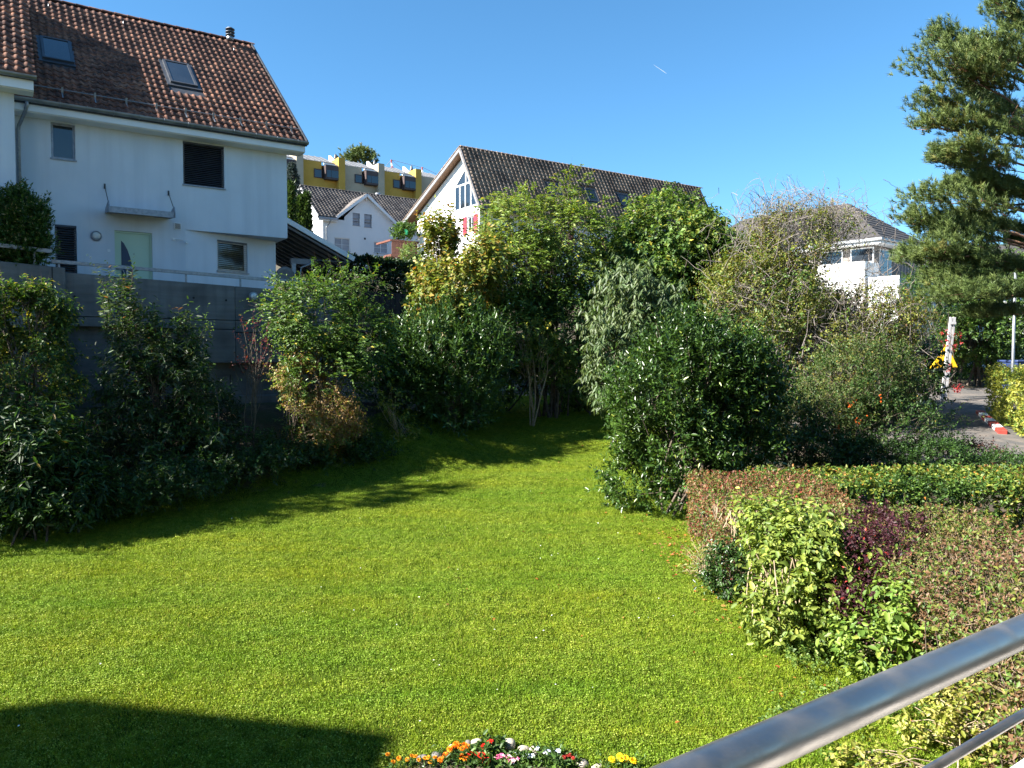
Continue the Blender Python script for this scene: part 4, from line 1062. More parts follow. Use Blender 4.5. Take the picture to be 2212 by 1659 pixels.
    def twigs(s, twig, twig_r, mat):
        g = s.rng; P, A, SL = s.all_shoots()
        if True:
            k = g.choice(len(P), min(twig, len(P)), replace=False)
            d = A[k]; e = unit_v(np.cross(d, g.normal(size=d.shape))); e2 = np.cross(d, e)
            p0 = P[k] - d * .12; p1 = P[k] + d * SL[k][:, None]
            V = np.stack([p0 + e*twig_r, p0 - e*twig_r*.5 + e2*twig_r*.87, p0 - e*twig_r*.5 - e2*twig_r*.87, p1], 1)
            F = np.array([[0,1,3],[1,2,3],[2,0,3]])
            link_obj('twigs', np_mesh('twigs', V.reshape(-1,3) - s.base, (F[None] + (np.arange(len(k))*4)[:,None,None]).reshape(-1,3), MT[mat]), s.root, kind='stuff')
        return s
def foot(px, py, Y):
    p = at(px, py, Y); return np.array([p[0], p[1], float(ground(p[0], p[1])) - .03])
def px_lobe(pl, px, py, rx, rz, Y, ry=None, n=500, **kw):
    k = Y / FOC; return pl.lobe(at(px, py, Y), (rx*k, ry if ry else rx*k, rz*k), n, **kw)

G_D = (.018,.042,.010); G_M = (.040,.085,.016); G_L = (.085,.15,.025); G_Y = (.19,.21,.03); G_YY = (.36,.30,.035)
G_BR = (.16,.095,.04); G_OR = (.34,.14,.025); G_GREY = (.085,.115,.055); G_GREYD = (.045,.065,.032)

# clipped thuja on the terrace at the left edge
p = Plant('thuja_bush', 'clipped green thuja behind the short railing at left edge', 'bush', (*at(40, 560, 17.95)[:2], 5.16), seed=11)
px_lobe(p, 30, 490, 84, 76, 17.95, .45, 1500, up=.9, out=.5, slen=(.15,.3), lump=.2, zmin=-9)
px_lobe(p, 36, 540, 82, 48, 17.9, .42, 1100, up=.6, out=.6, slen=(.15,.3), zmin=-9)
p.leaves(16, .07, .03, [(G_D,1),(G_M,4),(G_L,4)], ang=35, tip=((.30,.25,.12), .16)).wood(4, 20, .04)
# shrub with yellow tips at far left
p = Plant('deciduous_shrub', 'tall shrub at left edge with yellow sunlit top before the pier', 'shrub', foot(60, 1000, 15.4), seed=12)
px_lobe(p, 50, 690, 88, 85, 15.6, .75, 640, up=.5, gap=-.2, slen=(.25,.5))
px_lobe(p, 110, 655, 45, 35, 15.4, .5, 90, up=.1, gap=-.3, slen=(.3,.5))
px_lobe(p, 40, 840, 105, 110, 15.6, .8, 760, up=.5, gap=-.3, slen=(.25,.5))
p.leaves(14, .095, .046, [(G_D,2),(G_M,4),(G_L,2),(G_Y,2.2)], ang=60, droop=.3, shoot_droop=.3, tip=(G_YY,.18)).wood(7, 90, .03, twig=900)
# low rhododendron in the shade at left
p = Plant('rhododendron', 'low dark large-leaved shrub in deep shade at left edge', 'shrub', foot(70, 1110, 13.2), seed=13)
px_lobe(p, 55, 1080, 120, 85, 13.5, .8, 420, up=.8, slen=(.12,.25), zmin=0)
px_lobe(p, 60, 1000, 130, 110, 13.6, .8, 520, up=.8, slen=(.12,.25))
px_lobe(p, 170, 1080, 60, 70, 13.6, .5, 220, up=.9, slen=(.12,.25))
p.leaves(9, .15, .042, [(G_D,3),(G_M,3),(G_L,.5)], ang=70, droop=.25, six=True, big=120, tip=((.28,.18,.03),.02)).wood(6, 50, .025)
# viburnum in front of the wall
p = Plant('viburnum', 'upright shrub with long narrow leaves standing before the concrete wall', 'shrub', foot(345, 1010, 16.2), seed=14)
px_lobe(p, 262, 700, 40, 80, 16.3, .35, 80, up=2.0, out=.3, rnd=.25, slen=(.4,.7), gap=-.6)
px_lobe(p, 300, 740, 48, 70, 16.3, .5, 150, up=1.4, out=.4, slen=(.3,.55), gap=-.5)
px_lobe(p, 340, 850, 120, 95, 16.2, .8, 560, up=.5, slen=(.2,.35))
px_lobe(p, 350, 960, 135, 70, 16.1, .8, 520, up=.4, slen=(.2,.35))
px_lobe(p, 400, 740, 30, 45, 16.4, .3, 60, up=1.2, out=.3, slen=(.3,.5), gap=-.3)
p.leaves(13, .125, .036, [(G_D,2.4),(G_GREYD,2),(G_M,3),(G_GREY,2)], ang=55, droop=.35, six=True, big=160, tip=((.2,.09,.035),.03)).wood(7, 80, .025, twig=400)
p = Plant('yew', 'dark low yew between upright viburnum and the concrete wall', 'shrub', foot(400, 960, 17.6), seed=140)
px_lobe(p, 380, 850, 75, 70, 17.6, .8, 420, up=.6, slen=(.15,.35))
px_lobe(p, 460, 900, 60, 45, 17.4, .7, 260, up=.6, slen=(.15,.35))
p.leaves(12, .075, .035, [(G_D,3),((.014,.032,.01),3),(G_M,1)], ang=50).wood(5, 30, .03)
# twiggy shoot right of it and the red sapling
p = Plant('slender_shrub', 'thin leafy shoots leaning right of the upright viburnum', 'shrub', foot(420, 930, 16.6), seed=15)
px_lobe(p, 425, 760, 28, 60, 16.8, .3, 34, up=1.2, out=.4, slen=(.25,.45), gap=-.3)
px_lobe(p, 400, 800, 40, 40, 16.8, .3, 30, up=.6, slen=(.25,.45))
p.leaves(9, .06, .03, [(G_M,2),(G_L,2),(G_Y,.6)], ang=60).wood(4, 40, .012, mat='bark_grey')
p = Plant('red_leaf_sapling', 'thin sapling with dark red leaves before the concrete wall', 'sapling', foot(545, 860, 17.0), seed=16)
px_lobe(p, 545, 770, 38, 80, 17.0, .35, 46, up=1.0, out=.6, slen=(.2,.45), gap=-.5, inner=.2)
p.leaves(8, .055, .035, [((.07,.015,.018),3),((.14,.025,.022),2),((.05,.03,.02),1)], ang=65).wood(2, 40, .012, spread=.02, mat='bark')
# arching rose
p = Plant('rose_shrub', 'arching light green shrub overhanging the right end of concrete wall', 'shrub', foot(690, 940, 18.8), seed=17)
px_lobe(p, 690, 690, 95, 90, 19.0, 1.0, 760, up=.3, gap=-.35, slen=(.3,.6))
px_lobe(p, 610, 680, 50, 42, 18.8, .6, 150, up=.1, gap=-.3, slen=(.3,.6))
px_lobe(p, 745, 625, 50, 34, 19.1, .6, 110, up=.25, gap=-.1, slen=(.35,.7))
px_lobe(p, 810, 610, 28, 24, 19.3, .4, 20, up=.5, gap=-.3, slen=(.35,.6))
px_lobe(p, 790, 730, 60, 65, 19.1, .9, 340, up=.2, gap=-.3, slen=(.3,.6))
px_lobe(p, 700, 810, 95, 90, 18.8, .9, 620, up=.3, gap=-.3, slen=(.25,.5))
p.leaves(13, .082, .042, [(G_M,3),(G_L,4),(G_Y,1.6)], ang=55, droop=.15, shoot_droop=.35, mode='pinnate', tip=(G_YY,.05)).wood(7, 90, .016, mat='bark', twig=500, twig_r=.004)
# dry bramble below
p = Plant('dry_bramble', 'dry brown bramble tangle with yellow leaves under the rose', 'bramble', foot(690, 985, 18.4), seed=18)
px_lobe(p, 660, 830, 60, 55, 18.6, .6, 480, up=.1, slen=(.15,.35), gap=-.4)
px_lobe(p, 690, 955, 75, 26, 18.4, .7, 420, up=.2, slen=(.15,.35))
px_lobe(p, 700, 910, 85, 65, 18.4, .7, 1000, up=.1, slen=(.15,.35), gap=-.6)
p.leaves(11, .062, .034, [(G_BR,3),((.24,.15,.05),2.5),(G_Y,2),(G_L,1.5),((.10,.055,.03),2)], ang=70, droop=.3, tone=.5).wood(5, 160, .009, mat='bark_tan', twig=950, twig_r=.004)
p = Plant('young_laurel', 'young bright green laurel sprouting beside the dry bramble', 'shrub', foot(628, 960, 18.0), seed=19)
px_lobe(p, 628, 880, 38, 70, 18.0, .4, 90, up=1.1, slen=(.2,.4), gap=-.6)
p.leaves(9, .10, .036, [(G_M,2),(G_L,3),(G_Y,1.2)], ang=45, six=True, mat='leaf_gloss').wood(4, 30, .012)
# low ground cover along the bed
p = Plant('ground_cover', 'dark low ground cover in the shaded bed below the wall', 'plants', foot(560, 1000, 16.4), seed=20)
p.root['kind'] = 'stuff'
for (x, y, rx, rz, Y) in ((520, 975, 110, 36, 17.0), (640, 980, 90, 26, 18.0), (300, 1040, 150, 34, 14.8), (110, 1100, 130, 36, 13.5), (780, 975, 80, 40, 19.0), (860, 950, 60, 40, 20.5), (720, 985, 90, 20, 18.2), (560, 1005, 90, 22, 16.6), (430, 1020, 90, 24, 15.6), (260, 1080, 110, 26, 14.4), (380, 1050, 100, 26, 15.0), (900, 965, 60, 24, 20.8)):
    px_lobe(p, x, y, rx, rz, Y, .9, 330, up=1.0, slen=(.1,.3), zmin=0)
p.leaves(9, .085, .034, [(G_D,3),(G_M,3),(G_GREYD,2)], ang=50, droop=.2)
# glossy laurel in the middle
p = Plant('cherry_laurel', 'glossy laurel whose top leaves shine white, left of lawn end', 'shrub', foot(960, 950, 21.5), seed=21)
px_lobe(p, 960, 820, 118, 120, 22.0, 1.5, 1150, up=.9, slen=(.3,.55), gap=-.9)
px_lobe(p, 990, 760, 85, 80, 22.3, 1.2, 500, up=1.5, out=.5, slen=(.35,.6), gap=-.6)
px_lobe(p, 890, 860, 55, 80, 21.4, .8, 340, up=.7, slen=(.2,.45))
p.leaves(14, .14, .05, [(G_D,2),(G_M,4),((.05,.10,.03),2),(G_L,1)], ang=42, mat='leaf_gloss', curl=.05).wood(9, 90, .03)
p = Plant('yellow_sapling', 'small yellow-green sapling with crooked pale stem beside the laurel', 'sapling', foot(862, 985, 20.0), seed=22)
px_lobe(p, 835, 850, 36, 50, 20.0, .5, 62, up=.4, slen=(.25,.45), gap=-.6)
px_lobe(p, 870, 935, 30, 35, 20.0, .4, 40, up=.4, slen=(.2,.4))
p.leaves(12, .075, .034, [(G_L,2),(G_Y,4),(G_YY,1)], ang=60, droop=.3).wood(3, 30, .018, mat='bark_tan', spread=.06)
# yellowing hazel
p = Plant('hazel', 'tall hazel with yellow and orange autumn leaves beside gable wall', 'tree', foot(985, 880, 24.2), seed=23)
px_lobe(p, 950, 520, 35, 65, 24.6, .6, 260, up=1.6, out=.4, slen=(.4,.7), gap=-.5)
px_lobe(p, 980, 640, 78, 82, 24.4, 1.3, 1000, up=.8, slen=(.3,.6), gap=-.6)
px_lobe(p, 930, 650, 45, 60, 24.0, .8, 360, up=.4, slen=(.3,.6), gap=-.4)
px_lobe(p, 960, 720, 78, 70, 24.0, 1.2, 900, up=.5, slen=(.3,.6), gap=-.6)
px_lobe(p, 1045, 560, 40, 60, 24.4, .8, 260, up=.9, slen=(.3,.6), gap=-.4)
p.leaves(13, .13, .09, [(G_L,3.4),((.13,.17,.03),3),(G_Y,2.4),((.24,.19,.045),1.8),((.32,.22,.05),.7),(G_M,1.8)], ang=65, droop=.3, tip=(G_OR,.05)).wood(9, 120, .04, mat='bark_grey', spread=.4)
# feathery locust
p = Plant('locust_tree', 'tall feathery tree rising in front of the brown roof', 'tree', foot(1185, 880, 26.2), seed=24)
px_lobe(p, 1235, 425, 38, 55, 26.8, .7, 200, up=1.0, slen=(.4,.7), gap=-.3)
px_lobe(p, 1130, 490, 90, 80, 26.6, 1.5, 800, up=.5, slen=(.4,.7), gap=-.4)
px_lobe(p, 1225, 500, 75, 65, 26.6, 1.4, 620, up=.3, slen=(.4,.7), gap=-.3)
px_lobe(p, 1110, 580, 95, 75, 26.2, 1.6, 1000, up=.3, slen=(.4,.7), gap=-.6)
px_lobe(p, 1275, 590, 45, 45, 26.4, 1.0, 180, up=.0, slen=(.4,.7), gap=-.1)
px_lobe(p, 1290, 460, 28, 24, 26.6, .6, 30, up=.1, slen=(.4,.7), gap=-.2)
px_lobe(p, 1060, 500, 30, 50, 26.4, .7, 140, up=.6, slen=(.4,.7), gap=-.3)
px_lobe(p, 1300, 640, 36, 70, 26.2, .8, 200, up=.0, slen=(.4,.7), gap=-.2)
p.leaves(16, .105, .046, [(G_M,2),((.11,.18,.03),4),((.16,.22,.035),3),(G_Y,1.4)], ang=62, droop=.3, shoot_droop=.5, mode='pinnate', tip=(G_YY,.04)).wood(8, 220, .06, mat='bark', spread=.2, twig=800, twig_r=.006)
# green shrubs below the locust
p = Plant('hornbeam_shrub', 'dense green shrub under the feathery tree with leaf shade below', 'shrub', foot(1190, 880, 27.5), seed=25)
px_lobe(p, 1100, 700, 95, 90, 26.0, 1.5, 900, up=.4, slen=(.3,.5), gap=-.6)
px_lobe(p, 1220, 720, 85, 100, 26.0, 1.5, 900, up=.4, slen=(.3,.5), gap=-.6)
px_lobe(p, 1260, 805, 60, 70, 27.5, 1.2, 560, up=.4, slen=(.3,.5))
px_lobe(p, 1090, 800, 60, 60, 27.5, 1.0, 300, up=.4, slen=(.3,.5))
p.leaves(13, .125, .062, [(G_D,1.4),(G_M,3.4),((.10,.165,.028),3.2),(G_Y,1.2)], ang=60, droop=.2).wood(10, 110, .035, spread=.7)
p = Plant('maple_sapling', 'small yellowing maple with forked pale stem at lawn end', 'sapling', foot(1148, 870, 24.6), seed=26)
px_lobe(p, 1140, 715, 60, 26, 24.6, .9, 130, up=.5, slen=(.25,.5), gap=-.5)
px_lobe(p, 1110, 755, 50, 26, 24.5, .8, 90, up=.3, slen=(.25,.5), gap=-.5)
px_lobe(p, 1185, 780, 46, 30, 24.5, .8, 90, up=.3, slen=(.25,.5), gap=-.5)
p.leaves(11, .085, .05, [(G_L,3),(G_Y,3),(G_YY,.8)], ang=70, droop=.2).wood(5, 50, .03, mat='bark_tan', spread=.05)
# big round ivy-clad tree right of centre
p = Plant('broadleaf_tree', 'rounded broadleaf tree hiding the right end of brown roof', 'tree', foot(1440, 880, 27.5), seed=27)
px_lobe(p, 1455, 530, 105, 82, 28.0, 2.0, 1500, up=.5, slen=(.3,.55), gap=-.7)
px_lobe(p, 1390, 600, 85, 95, 27.4, 1.6, 1100, up=.3, slen=(.3,.55), gap=-.6)
px_lobe(p, 1530, 560, 60, 70, 28.2, 1.4, 600, up=.4, slen=(.3,.55), gap=-.5)
px_lobe(p, 1420, 720, 110, 110, 27.8, 1.8, 900, up=.3, slen=(.3,.55))
p.leaves(12, .145, .09, [(G_D,1),(G_M,2.6),((.10,.165,.03),3.6),((.19,.22,.045),2.4)], ang=60, droop=.45, shoot_droop=.3, tip=(G_YY,.03)).wood(8, 100, .07, spread=.4)
# drooping wrinkled viburnum
p = Plant('drooping_viburnum', 'shrub with long drooping grey-green leaves behind the clipped laurel', 'shrub', foot(1345, 880, 21.5), seed=28)
px_lobe(p, 1355, 640, 60, 70, 21.6, 1.0, 260, up=.35, slen=(.2,.4), gap=-.6)
px_lobe(p, 1330, 735, 58, 60, 21.2, .9, 260, up=.2, slen=(.2,.4), gap=-.5)
px_lobe(p, 1420, 680, 60, 70, 21.8, 1.0, 260, up=.3, slen=(.2,.4))
px_lobe(p, 1330, 820, 55, 60, 21.6, .9, 220, up=.2, slen=(.2,.4))
p.leaves(11, .19, .052, [((.035,.062,.022),2),((.062,.10,.035),4),((.105,.14,.055),3)], ang=80, droop=1.1, six=True, fold=.1, big=220).wood(7, 70, .03, mat='bark')
# tall bare-twigged thicket
def tangle(p, spots, n, mat, r0=.010, up=.6, ln=(.5, 1.4), name='bare_twigs'):
    g = p.rng; F_ = []; T_ = []
    for (x, y, rx, rz, Y, w) in spots:
        k = int(n * w); kk = Y / FOC; c = at(x, y, Y)
        q = c + g.normal(size=(k, 3)) * np.array([rx*kk, rx*kk*.7, rz*kk]) * .5
        d = unit_v(g.normal(size=(k, 3)) + np.array([0, 0, up])) * g.uniform(*ln, (k, 1))
        F_.append(q - d*.4); T_.append(q + d*.6)
    F_ = np.concatenate(F_); T_ = np.concatenate(T_)
    ok = (F_[:, 2] > ground(F_[:, 0], F_[:, 1])) & (T_[:, 2] > ground(T_[:, 0], T_[:, 1]))
    p.stems(F_[ok], T_[ok], r0, r0*.3, mat, .22, name, 3, 6, kind='stuff')
p = Plant('thicket', 'tall grey-twigged thicket with sparse yellow leaves before hip-roofed house', 'thicket', foot(1740, 900, 24.5), seed=29)
px_lobe(p, 1600, 640, 75, 100, 24.5, 1.5, 1200, up=.3, slen=(.25,.5), gap=-.6)
px_lobe(p, 1700, 520, 80, 62, 25.0, 1.4, 700, up=.9, slen=(.3,.6), gap=-.5)
px_lobe(p, 1780, 505, 55, 40, 25.0, 1.2, 200, up=.7, slen=(.3,.6), gap=-.2)
px_lobe(p, 1670, 630, 75, 85, 24.6, 1.5, 1200, up=.3, slen=(.25,.5), gap=-.4)
px_lobe(p, 1780, 760, 110, 110, 24.2, 1.6, 1300, up=.2, slen=(.25,.5), gap=-.4)
px_lobe(p, 1880, 685, 105, 55, 24.4, 1.4, 900, up=.2, slen=(.25,.5), gap=-.3)
px_lobe(p, 1925, 785, 52, 55, 24.2, 1.2, 420, up=.2, slen=(.25,.5), gap=-.4)
p.leaves(9, .085, .048, [(G_M,2),(G_L,2.2),((.15,.15,.035),3),(G_Y,1.4),(G_BR,.7)], ang=60, droop=.2).wood(10, 200, .035, mat='bark_grey', spread=1.2)
tangle(p, [(1700,470,120,60,25,1.2),(1800,480,90,50,25,.8),(1900,600,60,60,24.6,.35),(1640,640,110,90,24.3,1),(1740,560,90,80,24.8,1),(1700,500,90,70,25,.5),(1820,700,150,100,24,1.8),(1760,800,120,100,23.9,1.2),(1920,740,110,90,24,1)], 260, 'bark_grey')
tops = [(1612,445),(1600,478),(1640,400),(1668,392),(1655,430),(1700,408),(1722,390),(1745,405),(1690,440),(1772,425),(1790,410),(1725,440),(1630,455),(1928,445),(1650,470)]
g = p.rng; F_ = []; T_ = []
for (x, y) in tops:
    t = at(x, y, 25.0); f = at(x + g.normal()*25, y + 130, 24.8); F_.append(f); T_.append(t)
    for k in range(6):
        u = g.uniform(.35, .95); q = f + (t - f)*u; F_.append(q); T_.append(q + np.array([g.normal()*.28, g.normal()*.2, g.uniform(.1, .5)]))
p.stems(F_, T_, .013, .003, 'bark_grey', .12, 'bare_tops', 4, 6, kind='stuff')
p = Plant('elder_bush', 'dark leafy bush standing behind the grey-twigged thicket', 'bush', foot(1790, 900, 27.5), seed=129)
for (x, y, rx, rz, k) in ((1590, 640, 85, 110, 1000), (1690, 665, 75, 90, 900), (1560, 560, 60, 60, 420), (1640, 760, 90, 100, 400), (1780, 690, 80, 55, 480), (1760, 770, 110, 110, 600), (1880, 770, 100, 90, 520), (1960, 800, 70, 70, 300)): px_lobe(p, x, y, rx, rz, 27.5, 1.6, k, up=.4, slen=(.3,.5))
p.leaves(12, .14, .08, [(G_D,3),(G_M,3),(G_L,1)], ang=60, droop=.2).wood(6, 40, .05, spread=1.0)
# firethorn with berries, lower right of the thicket
p = Plant('firethorn', 'dense small-leaved shrub with orange berries right of clipped laurel', 'shrub', foot(1830, 1000, 18.0), seed=30)
px_lobe(p, 1850, 830, 130, 95, 18.6, 1.4, 1500, up=.4, slen=(.2,.4), gap=-.5)
px_lobe(p, 1780, 920, 130, 90, 18.2, 1.3, 1000, up=.3, slen=(.2,.4))
px_lobe(p, 1920, 930, 110, 75, 18.0, 1.2, 900, up=.3, slen=(.2,.4), gap=-.6)
px_lobe(p, 1960, 860, 48, 50, 18.4, .9, 260, up=.3, slen=(.2,.45), gap=-.3)
px_lobe(p, 2030, 915, 40, 28, 18.4, .7, 40, up=.1, slen=(.3,.6), gap=-.2)
p.leaves(12, .062, .03, [(G_D,2.2),(G_M,3.6),((.075,.10,.025),3),((.13,.13,.04),1.2)], ang=55, tip=((.26,.19,.03),.03)).wood(9, 140, .022, mat='bark', spread=.7, twig=1400)
g = p.rng; bm = MB(-p.base)
ico = [(0,0,1),(.9,0,.45),(.28,.85,.45),(-.72,.53,.45),(-.72,-.53,.45),(.28,-.85,.45),(0,0,-1)]
for (x, y, k) in ((1840, 870, 8), (1805, 930, 8), (1770, 960, 7), (2010, 980, 6), (1905, 860, 5), (1855, 915, 7)):
    for _ in range(k):
        c = at(x + g.normal()*7, y + g.normal()*6, 17.0); r = .022
        bm.add([c + np.array(q)*r for q in ico], [(0,1,2),(0,2,3),(0,3,4),(0,4,5),(0,5,1),(6,2,1),(6,3,2),(6,4,3),(6,5,4),(6,1,5)])
m_b, nt_b, b_b = new_mat('orange_berry'); b_b.inputs['Base Color'].default_value = (.55,.10,.015,1); b_b.inputs['Roughness'].default_value = .35
link_obj('berries', bm.mesh('berries', m_b), p.root, kind='stuff')
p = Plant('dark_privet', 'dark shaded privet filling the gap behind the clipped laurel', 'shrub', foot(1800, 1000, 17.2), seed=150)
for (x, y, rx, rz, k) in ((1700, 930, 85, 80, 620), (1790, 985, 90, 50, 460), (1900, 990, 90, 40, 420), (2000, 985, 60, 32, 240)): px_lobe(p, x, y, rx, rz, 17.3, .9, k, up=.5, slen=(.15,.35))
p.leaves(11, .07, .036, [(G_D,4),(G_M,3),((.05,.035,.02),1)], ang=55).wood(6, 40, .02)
# the big clipped laurel
p = Plant('cherry_laurel', 'large rounded glossy cherry laurel on the right of the lawn', 'shrub', foot(1450, 1125, 15.2), seed=31)
px_lobe(p, 1492, 885, 158, 155, 15.8, 1.45, 2600, up=.8, slen=(.16,.42), inner=.68, lump=.17, gap=-.75, gfreq=1.1)
px_lobe(p, 1468, 1010, 135, 112, 15.4, 1.2, 1500, up=.7, slen=(.16,.42), inner=.68, lump=.15, gap=-.75, gfreq=1.1)
px_lobe(p, 1590, 930, 95, 120, 15.9, 1.0, 900, up=.8, slen=(.16,.42), inner=.6, lump=.18)
px_lobe(p, 1480, 780, 75, 60, 15.9, .8, 330, up=1.3, slen=(.2,.5), inner=.5, lump=.2)
px_lobe(p, 1560, 800, 110, 90, 16.0, 1.1, 800, up=1.1, slen=(.2,.45), inner=.6, lump=.12)
px_lobe(p, 1640, 840, 50, 70, 15.8, .8, 220, up=1.0, slen=(.25,.5))
p.leaves(10, .105, .040, [(G_D,2.4),((.035,.075,.012),4.5),((.055,.105,.016),2.6),(G_L,1)], ang=50, droop=.05, six=False, mat='leaf_gloss', curl=.06, big=300, tip=((.17,.21,.035),.06)).wood(9, 80, .03)
# ------------------------------------------------------------------ hedges on the right
hb = np.array([3.15, 13.6])
def hedge(name, label, frame, n, leafkw, seed, boxkw={}, woodn=0, group=None, mat='bark', twig=0):
    (ox, oy), an, ln, wd, h = frame
    c = np.array([ox + math.cos(an)*ln/2 - math.sin(an)*wd/2, oy + math.sin(an)*ln/2 + math.cos(an)*wd/2])
    p = Plant(name, label, 'hedge', (c[0], c[1], float(ground(*c))), group, seed)
    p.box(frame, n, **boxkw); p.leaves(**leafkw)
    if woodn:
        g = p.rng; f = []; t = []
        for k in range(woodn):
            a, b = g.uniform(0, ln), g.uniform(.05, wd-.05); X = ox + a*math.cos(an) - b*math.sin(an); Y = oy + a*math.sin(an) + b*math.cos(an); z = float(ground(X, Y))
            f.append((X, Y, z - .02)); t.append((X + g.normal()*.12, Y + g.normal()*.12, z + h*g.uniform(.8, .97)))
        p.stems(f, t, .009, .005, mat, .08, 'stems', 4, 5, kind='stuff')
    if twig: p.twigs(twig, .0045, 'bark_twig')
    return p
hedge('clipped_hedge', 'far clipped hedge with sunlit yellow-green top and dark shaded side', ((4.5, 13.1), R(3), 7.5, 1.4, .98), 5600, dict(per=9, L=.065, W=.038, pal=[(G_D,1.5),(G_M,3),(G_L,3),(G_Y,2.4),(G_BR,1)], tip=(G_OR,.04)), 41, dict(depth=.12, slen=(.05,.12), bump=.02), woodn=60)
hedge('clipped_hedge', 'reddish-brown twiggy hedge corner touching the glossy laurel', ((3.22, 11.4), R(0), 2.1, 2.5, 1.08), 6200, dict(per=8, L=.045, W=.024, pal=[(G_BR,3),((.24,.13,.06),2),(G_L,2),((.16,.05,.035),1.6),(G_M,1)], tip=((.30,.05,.03),.05)), 42, dict(depth=.12, slen=(.05,.12), bump=.02, rnd=.4), woodn=160, mat='bark', twig=5000)
# yellow-green forsythia with bare shins
p = Plant('forsythia', 'bright yellow-green shrub with bare tan stems in the near hedge', 'shrub', foot(1700, 1395, 9.5), seed=43)
px_lobe(p, 1700, 1140, 100, 48, 10.3, .75, 360, up=.5, slen=(.15,.3), lump=.12)
px_lobe(p, 1735, 1190, 100, 62, 9.7, .55, 420, up=.35, slen=(.15,.3), lump=.12)
px_lobe(p, 1760, 1275, 75, 55, 9.5, .45, 260, up=.3, slen=(.15,.3))
px_lobe(p, 1680, 1330, 60, 70, 9.35, .3, 150, up=.3, slen=(.15,.3), gap=-.4)
px_lobe(p, 1730, 1345, 65, 45, 9.4, .4, 180, up=.3, slen=(.15,.3))
p.leaves(7, .085, .048, [((.11,.165,.028),3),((.19,.235,.04),4),((.29,.30,.055),3)], ang=65, droop=.2, six=True, big=300, tip=((.42,.40,.08),.05))
g = p.rng; f = []; t = []
for k in range(46):
    X, Y = 3.15 + g.uniform(0, 1.0), 9.25 + g.uniform(0, 1.3); z = float(ground(X, Y))
    f.append((X, Y, z)); t.append((X + g.normal()*.12, Y + g.normal()*.12, z + g.uniform(.95, 1.22)))
p.stems(f, t, .012, .007, 'bark_tan', .09, 'stems', 6, 6)
f = []; t = []
for k in range(330):
    X, Y = 3.05 + g.uniform(0, 1.7), 9.6 + g.uniform(0, 2.2); z = float(ground(X, Y)) + g.uniform(.92, 1.05)
    f.append((X, Y, z)); t.append((X + g.normal()*.04, Y + g.normal()*.04, z + g.uniform(.1, .22)))
p.stems(f, t, .008, .006, 'bark_tan', .05, 'cut_stubs', 4, 3, kind='stuff')
# purple barberry, lime shrub, dark green shrub, dry tan hedge
p = Plant('barberry', 'dark purple small-leaved shrub between the two yellow-green shrubs', 'shrub', foot(1830, 1400, 9.3), seed=44)
px_lobe(p, 1870, 1200, 58, 50, 9.4, .4, 420, up=.4, slen=(.12,.28))
px_lobe(p, 1850, 1305, 58, 52, 9.1, .36, 420, up=.3, slen=(.12,.28))
px_lobe(p, 1900, 1135, 85, 22, 10.4, .6, 330, up=.6, slen=(.1,.22))
p.leaves(12, .042, .025, [((.045,.014,.020),3),((.075,.022,.03),3),((.03,.014,.014),2)], ang=60, tip=((.34,.04,.03),.025)).wood(6, 70, .012, spread=.12, mat='bark')
p = Plant('dogwood', 'lime green broad-leaved shrub at foot of the near hedge', 'shrub', foot(1950, 1450, 8.7), seed=45)
px_lobe(p, 1960, 1310, 70, 45, 8.5, .4, 150, up=.5, slen=(.15,.3))
px_lobe(p, 1900, 1400, 90, 45, 8.5, .4, 200, up=.4, slen=(.15,.3))
px_lobe(p, 2010, 1390, 70, 60, 8.3, .4, 150, up=.4, slen=(.15,.3))
p.leaves(7, .085, .046, [((.09,.16,.025),3),((.16,.23,.035),4),((.25,.29,.05),2.4)], ang=65, droop=.3, six=True, big=260).wood(8, 60, .012, mat='bark_tan', spread=.35)
p = Plant('box_shrub', 'small dark green shrub low at left foot of near hedge', 'shrub', foot(1590, 1320, 10.8), seed=46)
px_lobe(p, 1575, 1240, 48, 68, 10.9, .35, 260, up=.4, slen=(.12,.25))
p.leaves(9, .06, .03, [(G_D,2),(G_M,4),((.05,.10,.025),2)], ang=60, droop=.25, six=True, mat='leaf_gloss').wood(5, 30, .012)
p = Plant('yellow_twigs', 'sparse yellowing and orange leaved shrub left of dark green shrub', 'shrub', foot(1530, 1290, 11.6), seed=47)
px_lobe(p, 1535, 1230, 45, 55, 11.6, .4, 150, up=.4, slen=(.12,.3), gap=-.4)
p.leaves(8, .042, .022, [(G_L,2),(G_Y,2),(G_BR,2),((.30,.05,.025),1)], ang=60).wood(5, 60, .01, mat='bark_tan', twig=140)
hedge('privet_hedge', 'dry tan twiggy near hedge running behind the steel handrail', ((4.35, 5.6), R(0), 2.2, 5.3, 1.28), 8200, dict(per=6, L=.05, W=.028, pal=[((.17,.12,.045),2.4),((.14,.16,.03),1.8),(G_L,1.6),((.15,.082,.042),4.2),((.22,.15,.07),1.6)], tone=.5), 48, dict(depth=.14, slen=(.06,.14), rnd=.45, bump=.02), woodn=220, mat='bark', twig=9000)
p = Plant('privet_shoots', 'pale yellow-leaved shoots below the handrail at lower right', 'shrub', foot(2100, 1640, 7.0), seed=49)
px_lobe(p, 2120, 1570, 80, 60, 7.1, .35, 130, up=.5, slen=(.15,.3))
px_lobe(p, 2010, 1560, 55, 40, 7.3, .3, 90, up=.5, slen=(.12,.25))
px_lobe(p, 1880, 1665, 110, 22, 6.9, .3, 150, up=.7, slen=(.08,.18))
p.leaves(7, .055, .03, [(G_L,2.5),(G_Y,3.5),((.34,.31,.08),2)], ang=60, droop=.2, six=True, big=80).wood(6, 50, .012, mat='bark_tan', spread=.3)
